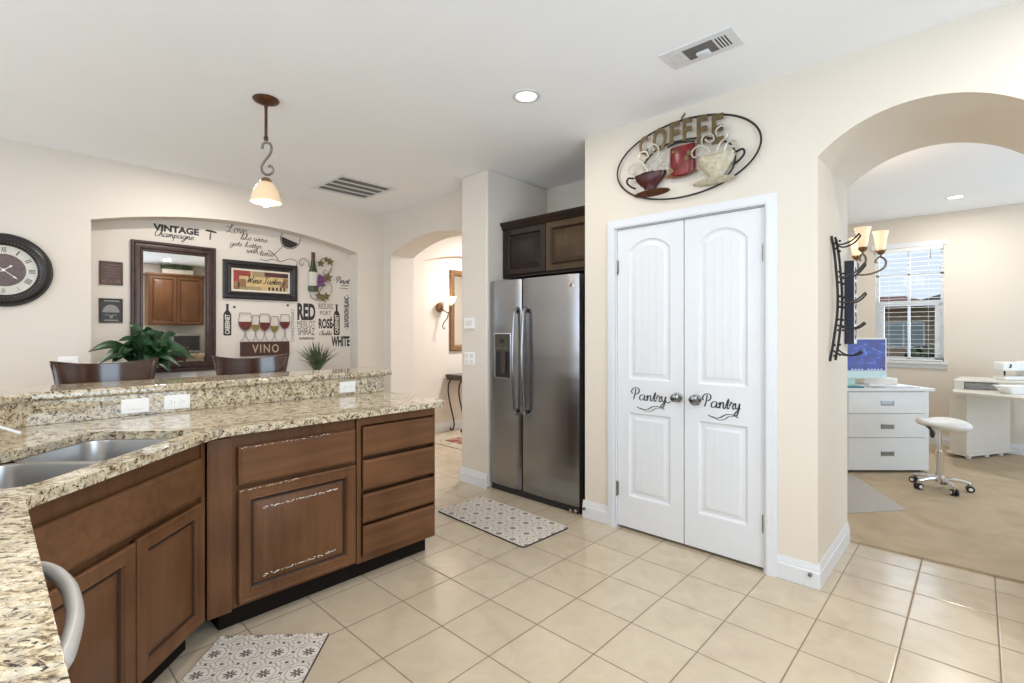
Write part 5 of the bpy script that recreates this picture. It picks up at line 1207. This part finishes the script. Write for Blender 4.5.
# ================================================================== STUDY beyond the arch
t = thing('drawer_chest', 'white three-drawer desk unit with grey recessed pulls in the study', 'chest of drawers', CS(3.54, 4.95), None)
def cbox(mb, l0, l1, d0, d1, z0, z1, mi=0): return mb.obox(CS(l0, d0, z0), RT*(l1-l0), FW*(d1-d0), Vector((0, 0, z1-z0)), mi)
cbox(MB(), 3.165, 3.945, 4.70, 5.28, .035, .785).build('carcass', 'laminate', t, smooth=0)
cbox(MB(), 3.10, 3.975, 4.665, 5.30, .786, .812).build('top', 'laminate', t, smooth=0, bevel=.003)
m = MB()
for l in (3.22, 3.89):
    for d_ in (4.76, 5.2): m.lathe([(.02, .0125), (.02, .036)], CS(l, d_), n=10)
m.build('glides', 'black', t)
for z0, z1, zc in ((.040, .343, .196), (.349, .570, .452), (.576, .778, .672)):
    dr_ = cbox(MB(), 3.172, 3.912, 4.682, 4.6995, z0, z1).build('drawer', 'laminate', t, smooth=0, bevel=.002)
    m = MB(); rect_loops(m, CS(3.478, 4.6818, zc-.022), RT, UZ, -FW, .124, .046, [(0, 0), (0, .003), (.006, .004), (.010, .001)]).build('recessed_pull', 'nickel', dr_, smooth=0)
t = thing('desktop_computer', 'all-in-one computer with a bright blue screen on the white desk unit', 'computer', CS(3.45, 4.95, .812))
cbox(MB(), 3.185, 3.722, 4.93, 4.965, .882, 1.285).build('casing', 'laminate', t, smooth=0, bevel=.006)
cbox(MB(), 3.19, 3.717, 4.9265, 4.930, .886, .955).build('chin', 'aqua', t, smooth=0)
cbox(MB(), 3.203, 3.705, 4.9262, 4.9295, .962, 1.268).build('screen', 'screen', t, smooth=0)
m = MB()
for k in range(14):
    if k not in (3, 8): cbox(m, 3.24+k*.032, 3.258+k*.032, 4.9255, 4.9262, .967, .977)
m.build('dock_icons', NT('icon_glow').set(color=(.3, .3, .4), emit=(.6, .65, .8), estr=.6).m, t, smooth=0)
MB().obox(CS(3.30, 4.965, .818), RT*.13, FW*.02, UZ*.09).obox(CS(3.27, 4.86, .8125), RT*.20, FW*.18, UZ*.006).build('stand', 'aqua', t, smooth=0)
MB().lathe([(.010, 0), (.010, .002)], CS(3.70, 4.926, .92), -FW, 14).build('port_ring', 'nickel', t)
m = tag(cbox(MB(), 3.17, 3.34, 4.70, 4.80, .8125, .826).build('pencil_case', 'teal', bevel=.005), 'dark teal flat pouch on the white desk unit before the screen', 'pouch')
m = tag(cbox(MB(), 3.44, 3.86, 4.70, 4.84, .8125, .818).build('magazine', plain('grey_print', (.38, .38, .40), .4, var=.3, vscale=30), smooth=0), 'grey magazine lying at the front of the white desk unit', 'magazine')
m = tag(cbox(MB(), 3.50, 3.70, 4.865, 4.92, .8125, .838).build('paper_stack', 'paper', smooth=0), 'stack of white paper on the desk unit under the blue screen', 'paper')
m = tag(cbox(MB(), 3.56, 3.90, 5.02, 5.22, .8125, .875).build('document_box', 'desk_laminate', bevel=.006), 'low cream box at the back of the desk unit right of the screen', 'box')
# rolling saddle stool
sc_ = CS(3.62, 4.22)
t = thing('saddle_stool', 'white saddle-seat rolling stool on a chrome five-star base in the study', 'stool', sc_)
ls = []
for la, zt, zb, wd in ((3.405, .612, .575, .05), (3.425, .622, .556, .10), (3.47, .606, .545, .14), (3.53, .602, .530, .19), (3.60, .612, .505, .27), (3.68, .618, .494, .33), (3.76, .615, .494, .34), (3.82, .605, .506, .30), (3.86, .588, .525, .20), (3.876, .568, .545, .08)):
    la = 3.634+(la-3.634)*.83; c = CS(la, 4.22, (zt+zb)/2); ls.append([c+FW*(wd/2*math.cos(2*PI*k/20))+UZ*((zt-zb)/2*math.sin(2*PI*k/20)*(1-.0*abs(math.cos(2*PI*k/20)))) for k in range(20)])
MB().loops(ls, 0, True, True).build('seat', 'leather', t, smooth=60, subsurf=1)
MB().tube([CS(3.50, 4.21, .56), CS(3.515, 4.17, .53), CS(3.50, 4.14, .50)], .011, 8).ball(CS(3.497, 4.13, .495), .018, .018, .035).build('adjustment_lever', 'black', t)
MB().tube([CS(3.634, 4.22, .52), CS(3.634, 4.22, .33)], .017, 14).build('gas_lift', 'chrome', t)
MB().tube([CS(3.634, 4.22, .335), CS(3.634, 4.22, .11)], .027, 16).lathe([(.03, .07), (.045, .075), (.045, .11), (.028, .125)], CS(3.634, 4.22), n=16).build('column', 'chrome', t)
for k in range(5):
    a = math.radians(41+72*k); d_ = RT*math.cos(a)+FW*math.sin(a)
    b = CS(3.634, 4.22); e = b+d_*.195
    lg = MB().tube(cat([b+UZ*.095, b+(e-b)*.55+UZ*.10, e+UZ*.082], 5), [.018]*5+[.014]*5+[.011], 10).tube([e+UZ*.085, e+UZ*.055], .009, 8).build('leg', 'chrome', t)
    sd = Vector((-d_.y, d_.x, 0)); cs_ = MB()
    for s_ in (-1, 1): cs_.lathe([(.024, 0), (.027, .003), (.027, .015), (.018, .017)], e+sd*(.006 if s_ > 0 else -.006)+UZ*.0395, sd*s_, 16)
    w_ = cs_.build('caster', 'black', lg)
    m = MB()
    for s_ in (-1, 1): m.lathe([(.014, 0), (.014, .002)], e+sd*(.0235*s_)+UZ*.0395, sd*s_, 14)
    m.build('hub_cap', 'plate', w_)
# chair mat
pts = [P(840, 476, Z=.0125), P(852, 474.5, Z=.0125), P(907, 510.5, Z=.0125), P(851, 513.5, Z=.0125), P(840, 512, Z=.0125)]
tag(MB().prism([(p.x, p.y, .0125) for p in pts], (0, 0, .004)).build('chair_mat', 'grey_mat', smooth=0), 'grey vinyl chair mat on the study carpet beside the arch jamb', 'floor mat')
# craft desk
t = thing('craft_desk', 'cream white craft desk with a raised shelf and castered side panel in the study', 'desk', CS(5.2, 5.4))
r_ = (RT*.95+FW*.30).normalized(); l_ = (-RT*.30+FW*.95).normalized(); o = CS(4.745, 5.18)
MB().obox(o+UZ*.07, r_*.70, l_*.16, UZ*.655).build('side_cabinet', 'desk_laminate', t, smooth=0, bevel=.004)
MB().obox(o-r_*.015-l_*.025+UZ*.045, r_*.74, l_*.21, UZ*.025).build('base_plate', 'desk_laminate', t, smooth=0, bevel=.004)
for a, b in ((.07, .03), (.33, .02), (.56, .02), (.64, .14)): MB().lathe([(.024, .0125), (.028, .02), (.028, .045)], o+r_*a+l_*b, n=12).build('caster', 'plate', t)
MB().prism([CS(*p, .726) for p in ((4.43, 4.99), (4.60, 4.46), (5.6, 4.75), (5.45, 5.25), (4.93, 5.55))], UZ*.024).build('desktop', 'desk_laminate', t, smooth=0, bevel=.004)
MB().prism([CS(*p, .832) for p in ((4.575, 5.15), (4.85, 5.0), (5.40, 4.86), (5.52, 5.2), (4.98, 5.52))], UZ*.018).build('raised_shelf', 'desk_laminate', t, smooth=0, bevel=.003)
MB().obox(CS(4.60, 5.165, .7502), RT*.07-FW*.035, FW*.02, UZ*.0815).obox(CS(5.38, 4.90, .7502), RT*.02, FW*.25, UZ*.0815).build('shelf_support', 'desk_laminate', t, smooth=0)
tag(MB().obox(CS(4.70, 5.15, .7505), RT*.24-FW*.12, FW*.12, UZ*.072).build('sewing_accessory_case', 'grey_machine', bevel=.006), 'grey case stored under the raised shelf of the craft desk', 'case')
m = MB(); c = CS(4.83, 4.76, .7505)
ls = [rrect(-w_/2, w_/2, -d_/2, d_/2, .04, lambda a, b: c+RT*a+FW*b+UZ*z, 4) for w_, d_, z in ((.22, .12, 0), (.30, .16, .07), (.33, .18, .075), (.32, .17, .078), (.28, .14, .062), (.20, .10, .008))]
tag(m.loops(ls, 0, True, True).build('plastic_tray', 'plate', smooth=30), 'white open plastic tray on the craft desk', 'tray')
t = thing('sewing_machine', 'white sewing machine at the right edge of the view on the craft desk', 'sewing machine', CS(5.15, 5.12, .8505))
o = CS(5.03, 5.06, .8505)
MB().obox(o, RT*.33, FW*.13, UZ*.04).build('bed', 'plate', t, bevel=.012, bseg=3)
MB().obox(o+RT*.23+UZ*.04, RT*.10, FW*.13, UZ*.15).build('pillar', 'plate', t, bevel=.012, bseg=3)
MB().obox(o+RT*-.02+UZ*.095, RT*.28, FW*.12, UZ*.09).build('arm', 'plate', t, bevel=.014, bseg=3)
MB().tube([o+RT*.05+FW*-.004+UZ*.165, o+RT*.05+FW*-.006+UZ*.135, o+RT*.035+FW*-.006+UZ*.13], .006, 6).tube([o+RT*.04+FW*.05+UZ*.11, o+RT*.04+FW*.05+UZ*.045], .008, 6).build('thread_guide', 'black', t)
# chandelier
cc = CS(2.60, 3.95)
t = thing('chandelier', 'lit bronze scroll-arm chandelier with bell shades seen past the wine rack', 'chandelier', (cc.x, cc.y, CEIL))
MB().lathe([(.065, 0), (.066, -.008), (.03, -.025), (.01, -.03)], cc+UZ*(CEIL-.0005)).tube([cc+UZ*2.71, cc+UZ*2.10], .006, 8).lathe([(.01, 2.12), (.03, 2.08), (.02, 2.02), (.04, 1.95), (.02, 1.86), (.012, 1.80), (.02, 1.77), (.004, 1.74)], cc, caps=True).build('stem', 'hook_grey', t)
prof = [(.020, 1.968), (.030, 1.985), (.037, 2.03), (.041, 2.07), (.050, 2.105), (.055, 2.115)]
for k in range(6):
    a = math.radians(-90+60*k); d_ = RT*math.cos(a)+FW*math.sin(a); e = cc+d_*.27
    am = MB().tube(cat([cc+UZ*1.86, cc+d_*.09+UZ*1.80, cc+d_*.19+UZ*1.79, cc+d_*.285+UZ*1.83, cc+d_*.30+UZ*1.89, cc+d_*.262+UZ*1.92, cc+d_*.235+UZ*1.89, cc+d_*.245+UZ*1.875], 6), .0075, 8).tube([e+UZ*1.915, e+UZ*1.945], .006, 8).build('arm', 'hook_grey', t)
    MB().lathe([(.008, 1.935), (.022, 1.945), (.032, 1.962), (.030, 1.97)], e, n=18).build('cup', 'gold_bronze', am)
    MB().lathe(prof+[(r-.004, z) for r, z in reversed(prof)], e, n=28, caps=False).build('glass_shade', 'shade2', am)
    MB().ball(e+UZ*2.02, .016, .016, .03, 10, 8).build('bulb', 'lampbulb', am)
lamp('chandelier_light', 'POINT', cc+UZ*2.22, 9, WARM, radius=.15)

# ================================================================== KITCHEN WALL BEHIND THE CAMERA (seen in the tall mirror)
t = thing('wall_cabinet', 'brown two-door wall cabinet of the rear kitchen wall, seen in the tall mirror', 'cabinet', (2.69, -1.48, 1.49))
MB().box(2.21, 3.18, -1.649, -1.34, 1.49, 2.49).box(2.19, 3.20, -1.649, -1.31, 2.49, 2.53).build('body', 'cab', t, smooth=0)
for x in (2.23, 2.70): raised('door', t, (x+.455, -1.3395, 1.51), (-1, 0, 0), (0, 1, 0), .455, .96)
t = thing('base_cabinet', 'brown rear kitchen base cabinet under the microwave, seen in the tall mirror', 'cabinet', (2.69, -1.35, 0), None)
MB().box(1.9, 3.38, -1.649, -1.03, .10, .88).box(1.95, 3.38, -1.64, -1.1, 0, .10).build('body', 'cab', t, smooth=0)
for x in (1.92, 2.41, 2.90): raised('door', t, (x+.465, -1.0295, .12), (-1, 0, 0), (0, 1, 0), .465, .74)
tag(MB().box(1.88, 3.39, -1.649, -.995, .8805, .92).build('rear_worktop', 'granite', smooth=0, bevel=.01), 'granite worktop under the microwave, seen in the tall mirror', 'worktop')
t = thing('microwave', 'stainless microwave on the rear worktop, seen in the tall mirror', 'microwave', (2.78, -1.38, .92))
MB().box(2.47, 3.10, -1.62, -1.22, .925, 1.31).build('casing', 'steel', t, smooth=0, bevel=.006)
MB().box(2.62, 3.07, -1.2198, -1.21, .965, 1.27).build('door_glass', 'black', t, smooth=0)
MB().box(2.48, 2.60, -1.2198, -1.212, .95, 1.29).build('control_panel', 'granite_box', t, smooth=0)
tag(MB().box(2.45, 3.0, -1.56, -1.36, 2.531, 2.625).build('planter_box', 'pale_box', bevel=.006), 'pale planter box on top of the rear kitchen cabinet, seen in the tall mirror', 'planter')
m = MB(); random.seed(5)
for k in range(220):
    b = Vector((random.uniform(2.47, 2.98), random.uniform(-1.54, -1.38), 2.634)); e = b+Vector((random.uniform(-.05, .05), random.uniform(-.05, .05), random.uniform(.05, .10))); leaf(m, [b, (b+e)/2, e], .02, nz=(0, -1, .1))
tag(m.build('greenery', 'hedge', smooth=0, recalc=False), 'green leaves in the planter box on the rear cabinet, seen in the mirror', 'plant', None, 'stuff')

# small door bumpers on the baseboards
for p, X_, lb in ((P(584.6, 508.5, X=2.971), 2.971, 'small metal door bumper on the baseboard beside the refrigerator'), (P(810.3, 574.5, X=2.971), 2.971, 'small metal door bumper on the baseboard at the arch corner')):
    tag(MB().lathe([(.010, 0), (.011, .006), (.008, .016), (.003, .018)], (2.9705, p.y, p.z), (-1, 0, 0), 12).build('door_bumper', 'nickel'), lb, 'door bumper', 'door bumpers')
